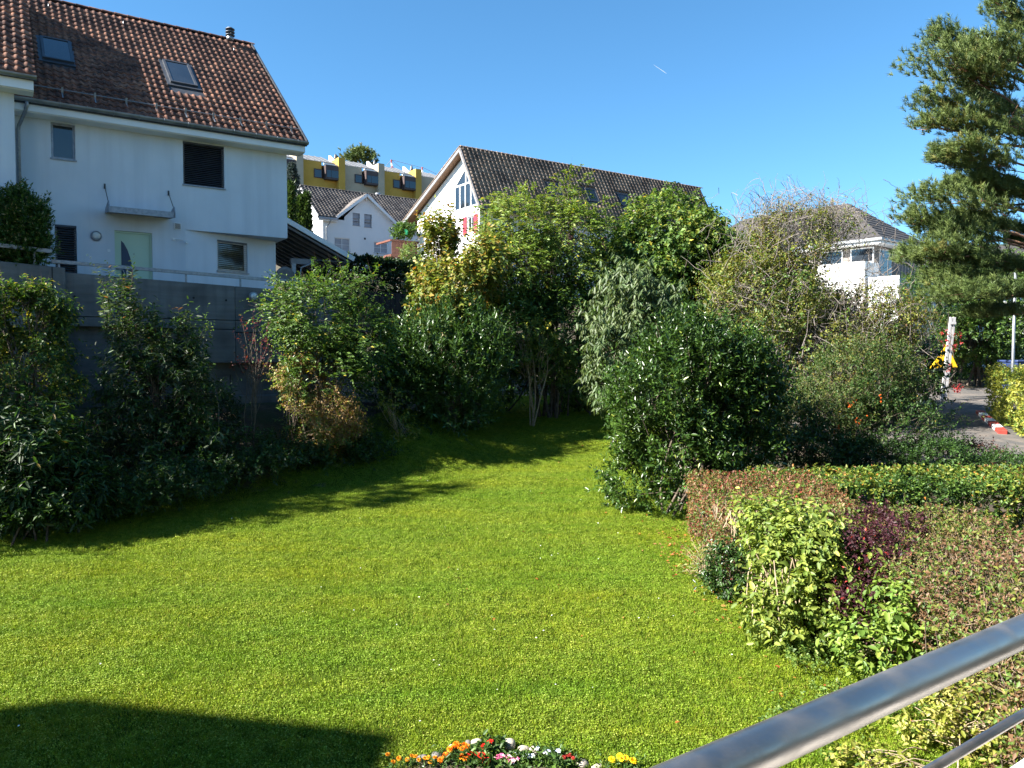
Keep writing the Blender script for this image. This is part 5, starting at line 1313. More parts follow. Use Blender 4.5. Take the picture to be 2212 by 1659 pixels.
# hedge of the property across the street
ka = math.atan2(27.0 - 23.5, 16.5 - 15.0)
hedge('garden_hedge', 'sunlit yellow-green hedge across the street at right edge', ((14.95, 22.0), ka - R(90) + R(4), 5.0, 5.2, 1.62), 5000, dict(per=8, L=.085, W=.05, pal=[(G_L,2),((.20,.23,.035),4),((.32,.30,.05),3),(G_M,1)]), 50, woodn=30)
# dark shaded hedge behind the left house
hq0, hq1 = at(655, 548, 31.0), at(935, 577, 36.0)
han = math.atan2(hq1[1]-hq0[1], hq1[0]-hq0[0]); hln = np.hypot(hq1[0]-hq0[0], hq1[1]-hq0[1])
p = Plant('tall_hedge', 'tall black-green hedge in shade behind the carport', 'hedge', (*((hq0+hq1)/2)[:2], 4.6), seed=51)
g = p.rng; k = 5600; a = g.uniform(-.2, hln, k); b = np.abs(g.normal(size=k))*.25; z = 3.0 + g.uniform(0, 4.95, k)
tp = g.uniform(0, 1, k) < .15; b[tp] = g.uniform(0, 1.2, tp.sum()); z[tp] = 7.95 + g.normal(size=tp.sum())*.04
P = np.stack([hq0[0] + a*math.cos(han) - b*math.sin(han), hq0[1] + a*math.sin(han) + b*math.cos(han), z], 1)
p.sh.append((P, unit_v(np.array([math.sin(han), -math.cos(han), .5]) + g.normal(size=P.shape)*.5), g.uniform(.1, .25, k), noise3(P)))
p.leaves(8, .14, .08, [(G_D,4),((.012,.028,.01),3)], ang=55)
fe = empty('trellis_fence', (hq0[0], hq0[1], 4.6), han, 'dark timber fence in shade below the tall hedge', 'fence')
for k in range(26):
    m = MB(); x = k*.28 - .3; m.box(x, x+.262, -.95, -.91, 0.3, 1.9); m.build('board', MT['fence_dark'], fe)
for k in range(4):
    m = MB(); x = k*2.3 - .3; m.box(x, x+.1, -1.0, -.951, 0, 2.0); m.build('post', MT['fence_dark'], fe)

# ------------------------------------------------------------------ conifers
def limb_tufts(p, a, b, n, w, flat=.6, up=.8, slen=(.12, .22), t0=.06):
    g = p.rng; t = np.sqrt(g.uniform(t0, 1, n))[:, None]
    q = a + (b - a) * t; d = unit_v(b - a); sd = unit_v(np.cross(d, np.array([0, 0, 1.])))
    s_ = g.normal(size=(n, 1)).clip(-1.6, 1.6) * w * (.35 + .65*t); q = q + sd * s_ + np.array([0, 0, 1.]) * (g.normal(size=(n, 1)).clip(-1.7, 1.7) * w * flat + .12*w)
    ax = unit_v(d * .8 + np.array([0, 0, up]) + sd * s_ * .5 + g.normal(size=q.shape) * .3)
    p.sh.append((q, ax, g.uniform(*slen, n), noise3(q * 1.1)))
def pine(name, label, bx, by, height, crown, nl, seed, tuft, per, L, W, pal, lo=.18, aim=None, rtrunk=.22, extra=()):
    p = Plant(name, label, 'tree', (bx, by, float(ground(bx, by)) - .1), seed=seed); g = p.rng
    top = p.base + np.array([0, 0, height]); F_ = []; T_ = []
    for k in range(nl):
        u = lo + (1 - lo) * (k + g.uniform()) / nl; az = k * 2.4 + g.normal()*.3
        ln = crown * (1 - .75 * max(0, (u - .45) / .55) ** 1.5) * g.uniform(.7, 1.1)
        a = p.base + np.array([0, 0, height*u]); b = a + np.array([math.cos(az)*ln, math.sin(az)*ln, ln*g.uniform(-.12, .28)])
        F_.append(a); T_.append(b); limb_tufts(p, a, b, tuft, ln*.2)
    for (a, b) in extra:
        F_.append(np.array(a)); T_.append(np.array(b)); limb_tufts(p, np.array(a), np.array(b), int(tuft*2.0), np.linalg.norm(np.array(b)-np.array(a))*g.uniform(.08, .14), .26, t0=.25)
    p.needles(per, L, W, pal, 'crown')
    p.stems([p.base], [top], rtrunk, .03, 'bark_pine', .02, 'trunk', 10, 12)
    p.stems(F_, T_, .05, .012, 'bark_pine', .08, 'limbs', 5, 6, kind='stuff')
    F2 = []; T2 = []
    for a, b, (P_, A_, L_, _t) in zip(F_, T_, p.sh):
        for i in g.choice(len(P_), min(16, len(P_)), replace=False):
            a, b = np.array(a), np.array(b); u = np.clip(((P_[i]-a) @ (b-a)) / ((b-a) @ (b-a)) - .12, 0, 1); F2.append(a + (b-a)*u); T2.append(P_[i])
    p.stems(F2, T2, .014, .006, 'bark_pine', .1, 'branches', 4, 4, kind='stuff')
    return p
PG = [((.042,.070,.020),2),((.080,.118,.032),4),((.125,.165,.045),3),((.17,.165,.045),1)]
tx, ty = at(2330, 700, 22.0)[:2]
ex = []
for (px_, py_, sy_) in ((2150, 5, 150), (2010, 75, 190), (1995, 120, 210), (1990, 215, 290), (2000, 262, 300), (2060, 150, 230), (2010, 335, 420), (1985, 420, 470), (1960, 470, 520), (1945, 555, 560), (1990, 540, 560), (2010, 600, 580), (2060, 470, 500), (2080, 560, 570), (2060, 320, 380), (2100, 390, 430), (2130, 260, 300), (2110, 90, 180), (2130, 480, 500), (2150, 580, 560), (2110, 630, 600), (2090, 200, 270), (2050, 400, 450), (2040, 640, 600), (2100, 680, 640), (2170, 640, 610), (2000, 500, 540), (2180, 520, 540), (2170, 400, 450)):
    ex.append((at(2320, sy_ + 30, 22.0), at(px_, py_, 22.0 + rng.normal()*.9)))
pine('pine_tree', 'large pine filling the upper right corner of the picture', tx, ty, 17.5, 2.7, 20, 60, 170, 28, .15, .015, PG, lo=.34, rtrunk=.25, extra=ex)
q = at(775, 345, 125.0)
p = Plant('hill_pine', 'dark conifer crown showing above the yellow terrace roofs', 'tree', (q[0], q[1], 24.0), seed=61); g = p.rng
for (x, y, rx, rz, k) in ((775, 335, 26, 8, 120), (760, 345, 22, 8, 100), (798, 348, 16, 8, 70), (775, 325, 14, 7, 60), (790, 330, 16, 6, 50)):
    kk = 125/FOC; c = at(x, y, 125); P = c + g.normal(size=(k, 3)) * np.array([rx*kk*.5, 1.0, rz*kk*.5])
    p.sh.append((P, unit_v(g.normal(size=P.shape) + np.array([0, 0, .5])), g.uniform(.3, .6, k), noise3(P)))
p.needles(26, .5, .09, PG, 'crown'); p.stems([p.base], [at(776, 330, 125)], .3, .1, 'bark_pine', .02, 'trunk', 6, 4)
def column(label, px_, ptop, pbot, wid, Y, seed, pal):
    a, b = at(px_, ptop, Y), at(px_, pbot, Y); H_ = a[2] - b[2]
    p = Plant('columnar_thuja', label, 'tree', (b[0], b[1], b[2]), 'columnar evergreens by the small white house', seed); g = p.rng
    k = 900; u = g.uniform(0, 1, k); az = g.uniform(0, 6.28, k); rr = wid*Y/FOC * (.55 + .45*np.sqrt(u.clip(0,.3)/.3)) * np.sqrt(np.clip(1 - u, .0, 1)*1.3).clip(0, 1) * g.uniform(.7, 1.05, k)
    P = b + np.stack([np.cos(az)*rr, np.sin(az)*rr, u*H_], 1)
    p.sh.append((P, unit_v(np.stack([np.cos(az)*.5, np.sin(az)*.5, np.ones(k)], 1) + g.normal(size=(k, 3))*.25), g.uniform(.2, .45, k), noise3(P)))
    p.leaves(8, .2, .1, pal, ang=25, name='crown'); p.stems([p.base - np.array([0,0,.6])], [a], .09, .02, 'bark', .01, 'trunk', 6, 4)
TP = [(G_D,2),((.03,.06,.014),3),((.05,.08,.02),1.5)]
column('slim dark columnar thuja before the small white gable, left one', 651, 432, 560, 8, 60, 62, TP)
column('slim dark columnar thuja before the small white gable, right one', 663, 424, 565, 9, 60, 63, TP)
column('dark columnar thuja touching the left house corner', 629, 400, 560, 9, 58, 64, TP)
p = Plant('blue_spruce', 'blue-grey spruce rising beside the left house corner', 'tree', (*at(631, 560, 62)[:2], at(631, 560, 62)[2]), seed=65); g = p.rng
for k in range(14):
    u = k/14; c = at(631, 440 - 90*u, 62); r = .9*(1 - u) + .1
    for az in np.arange(0, 6.28, .8): limb_tufts(p, c, c + np.array([math.cos(az+k)*r, math.sin(az+k)*r, -.1]), 7, .15, slen=(.1, .2))
p.needles(22, .16, .03, [((.05,.075,.07),3),((.035,.055,.05),2)], 'crown'); p.stems([p.base], [at(631, 355, 62)], .1, .02, 'bark', .01, 'trunk', 6, 4)
# potted balcony plants, shrub under balcony
p = Plant('balcony_plants', 'green plants growing above the brown timber balcony rail', 'plants', (*at(868, 515, 56.4)[:2], at(868, 515, 56.4)[2]), seed=66)
px_lobe(p, 872, 502, 22, 13, 56.6, .5, 160, up=.8, slen=(.2,.5), zmin=-9); p.leaves(9, .2, .1, [(G_M,3),(G_L,2)], ang=50)
q = at(876, 507, 56.2); m = MB(); m.lathe([(.13,0),(.17,.3),(.18,.32),(.05,.4)], 12); o = m.build('watering_can', MT['teal'], None, True); o.location = q; tag(o, 'bright green plastic can among the balcony plants', 'watering can')
p = Plant('pale_shrub', 'pale green shrub below the brown balcony beside white gable', 'shrub', (*at(885, 575, 52)[:2], at(885, 580, 52)[2]), seed=67)
px_lobe(p, 885, 555, 16, 24, 52, .5, 150, up=.7, slen=(.2,.4), zmin=-9); px_lobe(p, 908, 570, 12, 18, 52, .5, 60, up=.7, slen=(.2,.4), zmin=-9); p.leaves(9, .16, .08, [(G_L,2),((.14,.18,.06),3)], ang=55)

# tree and shrubs under the pine
p = Plant('street_tree', 'multi-stemmed green tree under the pine behind the sign', 'tree', foot(2110, 830, 35.0), seed=70)
px_lobe(p, 2060, 640, 85, 75, 35, 2.0, 700, up=.5, slen=(.35,.6), gap=-.5)
px_lobe(p, 2160, 630, 85, 75, 35, 2.0, 700, up=.5, slen=(.35,.6), gap=-.45)
px_lobe(p, 2110, 730, 95, 50, 34.5, 2.0, 620, up=.2, slen=(.35,.6), gap=-.5)
px_lobe(p, 2195, 720, 50, 80, 34, 1.6, 300, up=.2, slen=(.35,.6), gap=-.3)
p.leaves(12, .14, .075, [(G_D,1.5),(G_M,3),(G_L,3),((.13,.16,.03),1.5)], ang=60, droop=.2).wood(10, 120, .07, spread=.5)
p = Plant('evergreen_bush', 'dark green bush left of the sign in front of street', 'bush', foot(1990, 800, 33.0), seed=71)
px_lobe(p, 1985, 690, 70, 95, 34, 1.8, 600, up=.4, slen=(.3,.5)); px_lobe(p, 2060, 830, 50, 50, 37, 1.6, 260, up=.4, slen=(.3,.5))
p.leaves(12, .10, .05, [(G_D,3),(G_M,3),(G_L,1)], ang=55).wood(5, 30, .05)
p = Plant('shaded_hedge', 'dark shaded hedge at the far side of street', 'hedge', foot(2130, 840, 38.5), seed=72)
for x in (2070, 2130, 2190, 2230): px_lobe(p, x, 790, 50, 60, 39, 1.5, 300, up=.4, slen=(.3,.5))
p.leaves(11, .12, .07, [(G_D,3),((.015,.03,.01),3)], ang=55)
p = Plant('purple_shrub', 'dull purple low shrub beside the asphalt right of firethorn', 'shrub', foot(2080, 985, 18.5), seed=73)
px_lobe(p, 2090, 985, 60, 24, 18.6, .7, 420, up=.4, slen=(.15,.3)); p.leaves(10, .05, .03, [((.05,.018,.02),3),((.09,.035,.025),2),(G_D,1)], ang=60).wood(4, 30, .015)
p = Plant('low_shrub', 'low green shrub above far hedge at right edge', 'shrub', foot(2170, 1000, 17.0), seed=74)
px_lobe(p, 2170, 1008, 80, 18, 16.8, .7, 420, up=.4, slen=(.15,.3)); px_lobe(p, 2010, 990, 70, 35, 17.0, .7, 360, up=.4, slen=(.15,.3)); p.leaves(10, .055, .03, [(G_D,2),(G_M,3),(G_L,1)], ang=60).wood(4, 30, .015)
# leafy trees just outside the left edge, they shade the bank
for k, (x, y, h_, r_) in enumerate(((-14.2, 12.6, 11.0, 2.2), (-16.8, 15.3, 9.6, 1.9))):
    p = Plant('garden_tree', ('broad garden tree left of the picture, nearer one', 'broad garden tree left of the picture, farther one')[k], 'tree', (x, y, float(ground(x, y))), seed=80+k)
    p.lobe((x, y, h_*.28), (r_, r_, h_*.25), 600, slen=(.4,.7), up=.4); p.lobe((x, y, h_*.58), (r_*.7, r_*.7, h_*.22), 500, slen=(.4,.7), up=.4); p.lobe((x, y, h_*.82), (r_*.42, r_*.42, h_*.18), 320, slen=(.3,.6), up=.6)
    p.leaves(10, .14, .08, [(G_D,1),(G_M,3),(G_L,2)], ang=60, name='crown').wood(6, 40, .1)

# ------------------------------------------------------------------ grass on the lawn (geometry nodes: patches of blades and clover on points)
def patch(seed, nb=2600, nc=1000, sz=1.0):
    g = np.random.default_rng(seed)
    P = np.zeros((nb, 3)); P[:, :2] = g.uniform(-sz/2, sz/2, (nb, 2)); h = g.uniform(.022, .06, nb)[:, None]
    lean = np.stack([g.normal(size=nb), g.normal(size=nb), np.zeros(nb)], 1) * .45
    d = unit_v(lean + np.array([0, 0, 1.])); s_ = unit_v(np.cross(d, g.normal(size=(nb, 3)))) * g.uniform(.003, .0055, nb)[:, None]
    V1 = np.stack([P - s_, P + s_, P + d*h], 1).reshape(-1, 3)
    C1 = np.array([(.122,.19,.011),(.162,.24,.014),(.205,.27,.02),(.25,.24,.045)])[g.choice(4, nb, p=[.35,.35,.22,.08])]
    B = np.zeros((nc, 3)); B[:, :2] = g.uniform(-sz/2, sz/2, (nc, 2)) ; B[:, 2] = g.uniform(.015, .05, nc)
    az = g.uniform(0, 6.28, nc); D_ = unit_v(np.stack([np.cos(az), np.sin(az), g.normal(size=nc)*.3], 1)); N_ = unit_v(np.array([0, 0, 1.]) + g.normal(size=(nc, 3))*.3)
    V2, F2 = leaf_geo(B, D_, N_, g.uniform(.011, .024, nc), g.uniform(.009, .018, nc), .1, .05)
    C2 = np.array([(.14,.212,.02),(.20,.275,.03),(.29,.34,.065)])[g.choice(3, nc, p=[.45,.4,.15])]
    V = np.concatenate([V1, V2.reshape(-1, 3)])
    F = np.concatenate([np.arange(nb*3).reshape(-1, 3), (F2[None] + (np.arange(nc)*4)[:, None, None]).reshape(-1, 3) + nb*3])
    return np_mesh('grass_patch', V, F, MT['blades'], col=np.concatenate([np.repeat(C1, 3, 0), np.repeat(C2, 4, 0)]))
gc = bpy.data.collections.new('grass_patches')
for k in range(5): gc.objects.link(bpy.data.objects.new('grass_patch', patch(100 + k, 4200 - 300*k, 350 + 300*k)))
px_, py_ = np.meshgrid(np.arange(-12.5, 7.6, .62), np.arange(4.6, 31.5, .62))
px_ = px_.ravel() + rng.normal(size=px_.size)*.1; py_ = py_.ravel() + rng.normal(size=py_.size)*.1
BIG = [(-13, 4), (8, 4), (8, 9), (4.2, 12.6), (4.0, 20), (5.0, 31.5), (-2.0, 31.5), (-2.6, 22.6), (-4.4, 18.4), (-6.4, 16.3), (-10, 13.8), (-13, 12.0)]
ok = inside(BIG, px_, py_) & (np.abs(px_) < .72*py_ + 1.5); px_, py_ = px_[ok], py_[ok]
e_ = .2; nxx = -(ground(px_+e_, py_) - ground(px_-e_, py_))/(2*e_); nyy = -(ground(px_, py_+e_) - ground(px_, py_-e_))/(2*e_)
gm = bpy.data.meshes.new('grass'); gm.vertices.add(len(px_)); gm.vertices.foreach_set('co', np.stack([px_, py_, ground(px_, py_) + .004], 1).astype(np.float32).ravel())
ra = gm.attributes.new('rot', 'FLOAT_VECTOR', 'POINT')
rots = []
for a, b in zip(nxx, nyy):
    qn = Vector((0, 0, 1)).rotation_difference(Vector((a, b, 1)).normalized()) @ Euler((0, 0, random.uniform(0, 6.28))).to_quaternion()
    rots += list(qn.to_euler())
ra.data.foreach_set('vector', np.array(rots, np.float32)); gm.update()
grass = link_obj('grass', gm, kind='stuff')
tag(grass, 'short mown lawn of grass and clover', 'grass')
ng = bpy.data.node_groups.new('grass_scatter', 'GeometryNodeTree')
ng.interface.new_socket('Geometry', in_out='INPUT', socket_type='NodeSocketGeometry'); ng.interface.new_socket('Geometry', in_out='OUTPUT', socket_type='NodeSocketGeometry')
gi, go = ng.nodes.new('NodeGroupInput'), ng.nodes.new('NodeGroupOutput')
ip = ng.nodes.new('GeometryNodeInstanceOnPoints'); ci = ng.nodes.new('GeometryNodeCollectionInfo'); na = ng.nodes.new('GeometryNodeInputNamedAttribute')
ci.inputs[0].default_value = gc; ci.inputs['Separate Children'].default_value = True; ci.inputs['Reset Children'].default_value = True
na.data_type = 'FLOAT_VECTOR'; na.inputs['Name'].default_value = 'rot'
ng.links.new(gi.outputs[0], ip.inputs['Points']); ng.links.new(ci.outputs[0], ip.inputs['Instance']); ip.inputs['Pick Instance'].default_value = True
ng.links.new(na.outputs['Attribute'], ip.inputs['Rotation']); ng.links.new(ip.outputs[0], go.inputs[0])
md = grass.modifiers.new('scatter', 'NODES'); md.node_group = ng
# fallen leaves near the hedge corner, daisies
g = np.random.default_rng(90)
def litter(name, label, cat, spots, L, W, cols, mat='leaf', lift=.03):
    B = []
    for (x, y, sx, sy, k) in spots: B.append(np.stack([x + g.normal(size=k)*sx, y + g.normal(size=k)*sy, np.zeros(k)], 1))
    B = np.concatenate(B); B[:, 2] = ground(B[:, 0], B[:, 1]) + lift + g.uniform(0, .02, len(B)); k = len(B)
    az = g.uniform(0, 6.28, k); D_ = unit_v(np.stack([np.cos(az), np.sin(az), g.normal(size=k)*.2], 1)); N_ = unit_v(np.array([0, 0, 1.]) + g.normal(size=(k, 3))*.3)
    V, F = leaf_geo(B, D_, N_, L*g.uniform(.7, 1.3, k), W*g.uniform(.7, 1.3, k), .15, .1, True)
    C = np.array(cols)[g.choice(len(cols), k)]
    o = link_obj(name, np_mesh(name, V.reshape(-1, 3), (F[None] + (np.arange(k)*6)[:, None, None]).reshape(-1, 3), MT[mat], col=np.repeat(C, 6, 0)), kind='stuff'); tag(o, label, cat)
litter('fallen_leaves', 'orange and brown fallen leaves by the hedge corner', 'leaves', [(2.9, 12.9, .3, .7, 150), (2.9, 11.2, .2, .8, 50), (1.5, 14.5, 2.5, 4, 45), (3.4, 9.0, .5, 1.0, 60), (0, 26, 1.5, 2, 20)], .06, .04, [(.38,.13,.03),(.25,.12,.05),(.36,.2,.06),(.3,.06,.03)])
litter('daisies', 'tiny white daisies scattered over the lawn', 'flowers', [(0, 13, 3.0, 4.0, 50), (-1, 9, 3, 1.5, 20)], .021, .02, [(.75,.75,.72),(.8,.8,.8)], 'petal', .05)
p = Plant('weeds', 'low leafy weeds along the foot of the near hedge', 'plants', foot(1750, 1450, 8.6), seed=91); p.root['kind'] = 'stuff'
for (x, y, rx, Y, k) in ((1760, 1420, 90, 8.9, 150), (1640, 1330, 60, 10.2, 120), (1860, 1500, 120, 8.2, 190), (2000, 1560, 90, 7.6, 130), (1560, 1250, 50, 11.4, 90), (1750, 1560, 120, 7.6, 90)): px_lobe(p, x, y, rx, 14, Y, .5, k, up=1.2, slen=(.05,.12), zmin=.0)
p.leaves(8, .035, .024, [(G_M,2),(G_L,4),((.14,.2,.035),3)], ang=60)

# ------------------------------------------------------------------ flower bed at the bottom edge
def blossom(name, kind, c, r, cols, parent, base, seed):
    g = np.random.default_rng(seed); c = np.array(c, float)
    ax = unit_v(np.array([g.normal()*.25, -.35 + g.normal()*.2, 1.])); e1 = unit_v(np.cross(ax, [1., .2, 0])); e2 = np.cross(ax, e1)
    B = []; D_ = []; N_ = []; L = []; W = []
    rings = dict(pom=[(14, .2, 1.0), (12, .55, .85), (9, .95, .7), (6, 1.25, .5)], star=[(11, .12, 1.0), (9, .45, .8), (6, .95, .5)], open=[(6, .15, 1.0), (5, .5, .6)])[kind]
    for (k, el, s_) in rings:
        for i in range(k):
            th = 2*math.pi*(i + g.uniform(-.2, .2))/k + el*3
            rd = e1*math.cos(th) + e2*math.sin(th)
            d = rd*math.cos(el) + ax*math.sin(el); B.append(c); D_.append(d); N_.append(ax*math.cos(el) - rd*math.sin(el) + g.normal(size=3)*.15); L.append(r*s_); W.append(r*s_*(.75 if kind == 'pom' else .5 if kind == 'star' else .85))
    V, F = leaf_geo(np.array(B), unit_v(np.array(D_)), unit_v(np.array(N_)), np.array(L), np.array(W), .12, .12 if kind != 'pom' else .25, True)
    C = np.array(cols)[g.choice(len(cols), len(B))] * g.uniform(.85, 1.15, (len(B), 1))
    return link_obj(name, np_mesh(name, V.reshape(-1, 3) - base, (F[None] + (np.arange(len(B))*6)[:, None, None]).reshape(-1, 3), MT['petal'], col=np.repeat(C, 6, 0)), parent)
def flower_plant(name, label, cat, spots, Y, kind, r, cols, seed, leafcol, leafn=40, LS=(.05, .022)):
    xs_ = [s[0] for s in spots]; ys_ = [s[1] for s in spots]
    b = at(np.mean(xs_), max(ys_), Y); b[2] = float(ground(b[0], b[1])) + .01
    p = Plant(name, label, cat, b, 'flowers in the stone-edged bed', seed)
    f = []; t = []
    for i, (x, y) in enumerate(spots):
        c = at(x, y, Y + p.rng.normal()*.04); c[2] = max(c[2], b[2] + .09)
        blossom('blossom', kind, c, r*p.rng.uniform(.85, 1.15), cols, p.root, p.base, seed*50 + i); f.append((c[0] + p.rng.normal()*.03, c[1] + .03, b[2])); t.append(c)
    tt = np.array(t); k = leafn
    P = tt[p.rng.choice(len(tt), k)] + p.rng.normal(size=(k, 3))*np.array([.05, .05, .02]) - np.array([0, 0, .07]); P[:, 2] = np.maximum(P[:, 2], b[2] + .01)
    p.sh.append((P, unit_v(p.rng.normal(size=(k, 3)) + np.array([0, 0, .8])), p.rng.uniform(.04, .1, k), noise3(P)))
    p.leaves(7, LS[0], LS[1], leafcol, ang=60, six=True)
    p.stems(f, t, .0045, .003, 'leaf_stem', .06, 'stems', 4, 4)
MT['leaf_stem'] = surf('green_stem', (.05,.09,.02), (.08,.13,.03), 9, .6)
LGn = [(G_M,3),(G_L,2)]
ORA = [(.78,.22,.01),(.85,.30,.015),(.70,.16,.008)]
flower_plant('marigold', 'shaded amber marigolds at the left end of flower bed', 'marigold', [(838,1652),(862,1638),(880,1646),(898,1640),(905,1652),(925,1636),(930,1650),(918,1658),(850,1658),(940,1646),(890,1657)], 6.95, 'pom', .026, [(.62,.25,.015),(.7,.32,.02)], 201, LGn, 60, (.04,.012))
flower_plant('marigold', 'bright orange marigolds in front of the pale stones', 'marigold', [(985,1612),(1000,1620),(990,1632),(972,1634),(978,1642),(1004,1630),(1010,1614)], 7.12, 'pom', .036, ORA, 202, LGn, 60, (.045,.014))
flower_plant('marigold', 'deep orange marigolds at the bottom edge left of dahlias', 'marigold', [(952,1652),(962,1657),(996,1653),(1006,1657)], 6.95, 'pom', .034, ORA, 203, LGn, 40, (.045,.014))
RED = [(.62,.02,.012),(.72,.04,.02),(.55,.012,.012)]
flower_plant('dahlia', 'tall red dahlias standing above the pale stones', 'dahlia', [(1057,1603),(1067,1617),(1046,1612)], 7.15, 'star', .04, RED, 204, LGn, 60, (.07,.034))
flower_plant('dahlia', 'low red dahlias at the bottom edge of flower bed', 'dahlia', [(1038,1632),(1042,1645),(1012,1641),(1020,1655),(1050,1653),(1032,1656)], 6.98, 'star', .042, RED, 205, LGn, 70, (.07,.034))
flower_plant('petunia', 'pink and white flowers beside the low red dahlias', 'flower', [(1074,1646),(1098,1652),(1106,1656),(1084,1657),(1116,1650)], 6.95, 'open', .034, [(.72,.18,.32),(.8,.55,.6),(.66,.1,.25)], 206, LGn, 50, (.05,.026))
flower_plant('pansy', 'pale blue and white pansies on the right of flower bed', 'pansy', [(1118,1642),(1136,1640),(1150,1652),(1160,1638),(1176,1628),(1186,1622),(1196,1620),(1206,1622),(1208,1632),(1184,1646),(1196,1644),(1140,1654)], 7.02, 'open', .027, [(.62,.66,.85),(.75,.77,.85),(.5,.55,.8)], 207, LGn, 150, (.05,.022))
flower_plant('snapdragon', 'dark red flower spike at right end of flower bed', 'flower', [(1218,1638),(1224,1646),(1230,1652),(1238,1657)], 6.98, 'star', .024, [(.3,.02,.02),(.38,.04,.03)], 208, LGn, 30, (.05,.02))
flower_plant('tagetes', 'yellow marigolds at bottom edge right of the flower bed', 'marigold', [(1322,1656),(1344,1650),(1352,1655),(1368,1652),(1338,1658)], 6.95, 'pom', .036, [(.85,.58,.015),(.88,.65,.02)], 209, LGn, 40, (.045,.014))
def stone(label, x, y, w, h, Y, mat, seed):
    g = np.random.default_rng(seed); k = Y/FOC
    c = at(x, y, Y); c[2] = float(ground(c[0], c[1])) + .4*h*k
    m = MB(); nr, ns = 9, 14; ph = g.uniform(0, 6, 6)
    V = []; 
    for i in range(nr+1):
        t = math.pi*i/nr
        for j in range(ns):
            a = 2*math.pi*j/ns; d = np.array([math.sin(t)*math.cos(a), math.sin(t)*math.sin(a), math.cos(t)])
            rr = 1 + .09*math.sin(2*d[0]*2 + ph[0]) + .07*math.sin(3*d[1] + ph[1]) + .06*math.sin(4*d[2] + ph[2] + d[0]*2)
            V.append(d*rr*np.array([w*k/2, w*k*.42, h*k/2]))
    m.add(V, [(i*ns+j, (i+1)*ns+j, (i+1)*ns+(j+1) % ns, i*ns+(j+1) % ns) for i in range(nr) for j in range(ns)])
    o = m.build('edging_stone', MT[mat], None, True); o.location = c; o.rotation_euler = (0, 0, g.uniform(-.5, .5)); tag(o, label, 'stone', 'stones edging the flower bed')
stone('dark grey edging stone left of the orange marigolds', 946, 1638, 32, 26, 7.05, 'stone_dark', 1)
stone('beige edging stone behind the orange marigolds', 976, 1630, 22, 22, 7.18, 'stone', 2)
stone('small grey edging stone right behind the orange marigolds', 1010, 1618, 20, 18, 7.28, 'stone_dark', 3)
stone('pale edging stone left of the tall red dahlias', 1029, 1612, 28, 20, 7.3, 'stone', 4)
stone('largest pale rounded edging stone right of the tall dahlias', 1097, 1616, 36, 28, 7.25, 'stone', 5)
stone('brownish edging stone between two pale ones', 1131, 1626, 28, 18, 7.2, 'stone', 6)
stone('pale edging stone left of the pansies', 1154, 1628, 30, 20, 7.16, 'stone', 7)
stone('cream edging stone at the right end of the bed', 1258, 1656, 32, 18, 6.98, 'stone', 8)
stone('small cream edging stone right of the end stone', 1290, 1659, 24, 12, 6.95, 'stone', 9)
stone('bluish edging stone in shade among the amber marigolds', 912, 1645, 26, 18, 7.05, 'stone_dark', 10)
bedx, bedy = np.meshgrid(np.linspace(-1.15, .75, 14), np.linspace(6.2, 7.0, 8))
idx = np.arange(bedx.size).reshape(bedx.shape)
link_obj('flower_bed_soil', np_mesh('flower_bed_soil', np.stack([bedx.ravel(), bedy.ravel(), ground(bedx, bedy).ravel() + .05 - .06*((np.abs(bedx.ravel()+.2)/.95)**4)], 1), np.stack([idx[:-1,:-1], idx[:-1,1:], idx[1:,1:], idx[1:,:-1]], -1).reshape(-1, 4), MT['soil'], smooth=True), kind='structure')

# ------------------------------------------------------------------ sign post, kerb, lamp posts, masts, container
b = foot(2036, 855, 30.2); t = at(2058, 685, 30.2)
sp = empty('sign_post', tuple(b), 0, 'leaning grey double timber post wound with red vine', 'post')
d = t - b
for s in (-.062, .062):
    m = MB(-b); off = np.array([s, 0, 0]); m.bar(b + off*1.1 - np.array([.0,0,.3]), t + off, .09, .08, up=(0,1,0)); m.build('plank', MT['post_wood'], sp)
m = MB(-b); m.bar(b + d*.93 + np.array([-.12,-.07,0]), b + d*.93 + np.array([.12,-.07,0]), .02, .10); m.bar(b + d*.33 + np.array([-.12,-.07,0]), b + d*.33 + np.array([.12,-.07,0]), .02, .10); m.build('batten', MT['post_wood'], sp)
q = at(2037, 774, 30.6)
m = MB(); kk = 30.6/FOC; P3 = [(-28*kk, 0, -22*kk), (32*kk, 0, -19*kk), (8*kk, 0, 30*kk)]; m.prism(P3, (0, .03, 0)); o = m.build('triangular_sign', MT['yellow'], None); o.location = q; tag(o, 'yellow triangular board behind the leaning timber post', 'sign')
p = Plant('red_vine', 'red vine leaves hanging from the timber post', 'vine', tuple(b), seed=301)
for (x, y, rx, rz, k) in ((2042, 738, 4, 12, 8), (2066, 742, 5, 20, 12), (2044, 716, 6, 6, 4), (2068, 838, 6, 7, 14), (2056, 795, 4, 20, 10), (2050, 872, 12, 4, 10)): px_lobe(p, x, y, rx, rz, 30.1, .1, k, up=-.4, slen=(.05,.15), zmin=-1)
p.leaves(6, .075, .05, [((.20,.015,.018),3),((.36,.03,.03),2),((.16,.015,.018),2)], ang=60, droop=.5)
m = MB(); pts = [at(x, y, 30.8) for x, y in ((2050,872),(2046,820),(2060,770),(2052,720),(2056,700))]; link_obj('stems', MB(-p.base).tube(pts, .012, 5).mesh('stems', MT['bark']), p.root)
kb = empty('kerb', (15.0, 23.4, float(ground(15.0, 23.4))), 0, 'red and white painted kerb beside the sunlit hedge', 'kerb')
ka0, ka1 = np.array([16.5, 27.1]), np.array([14.85, 23.2])
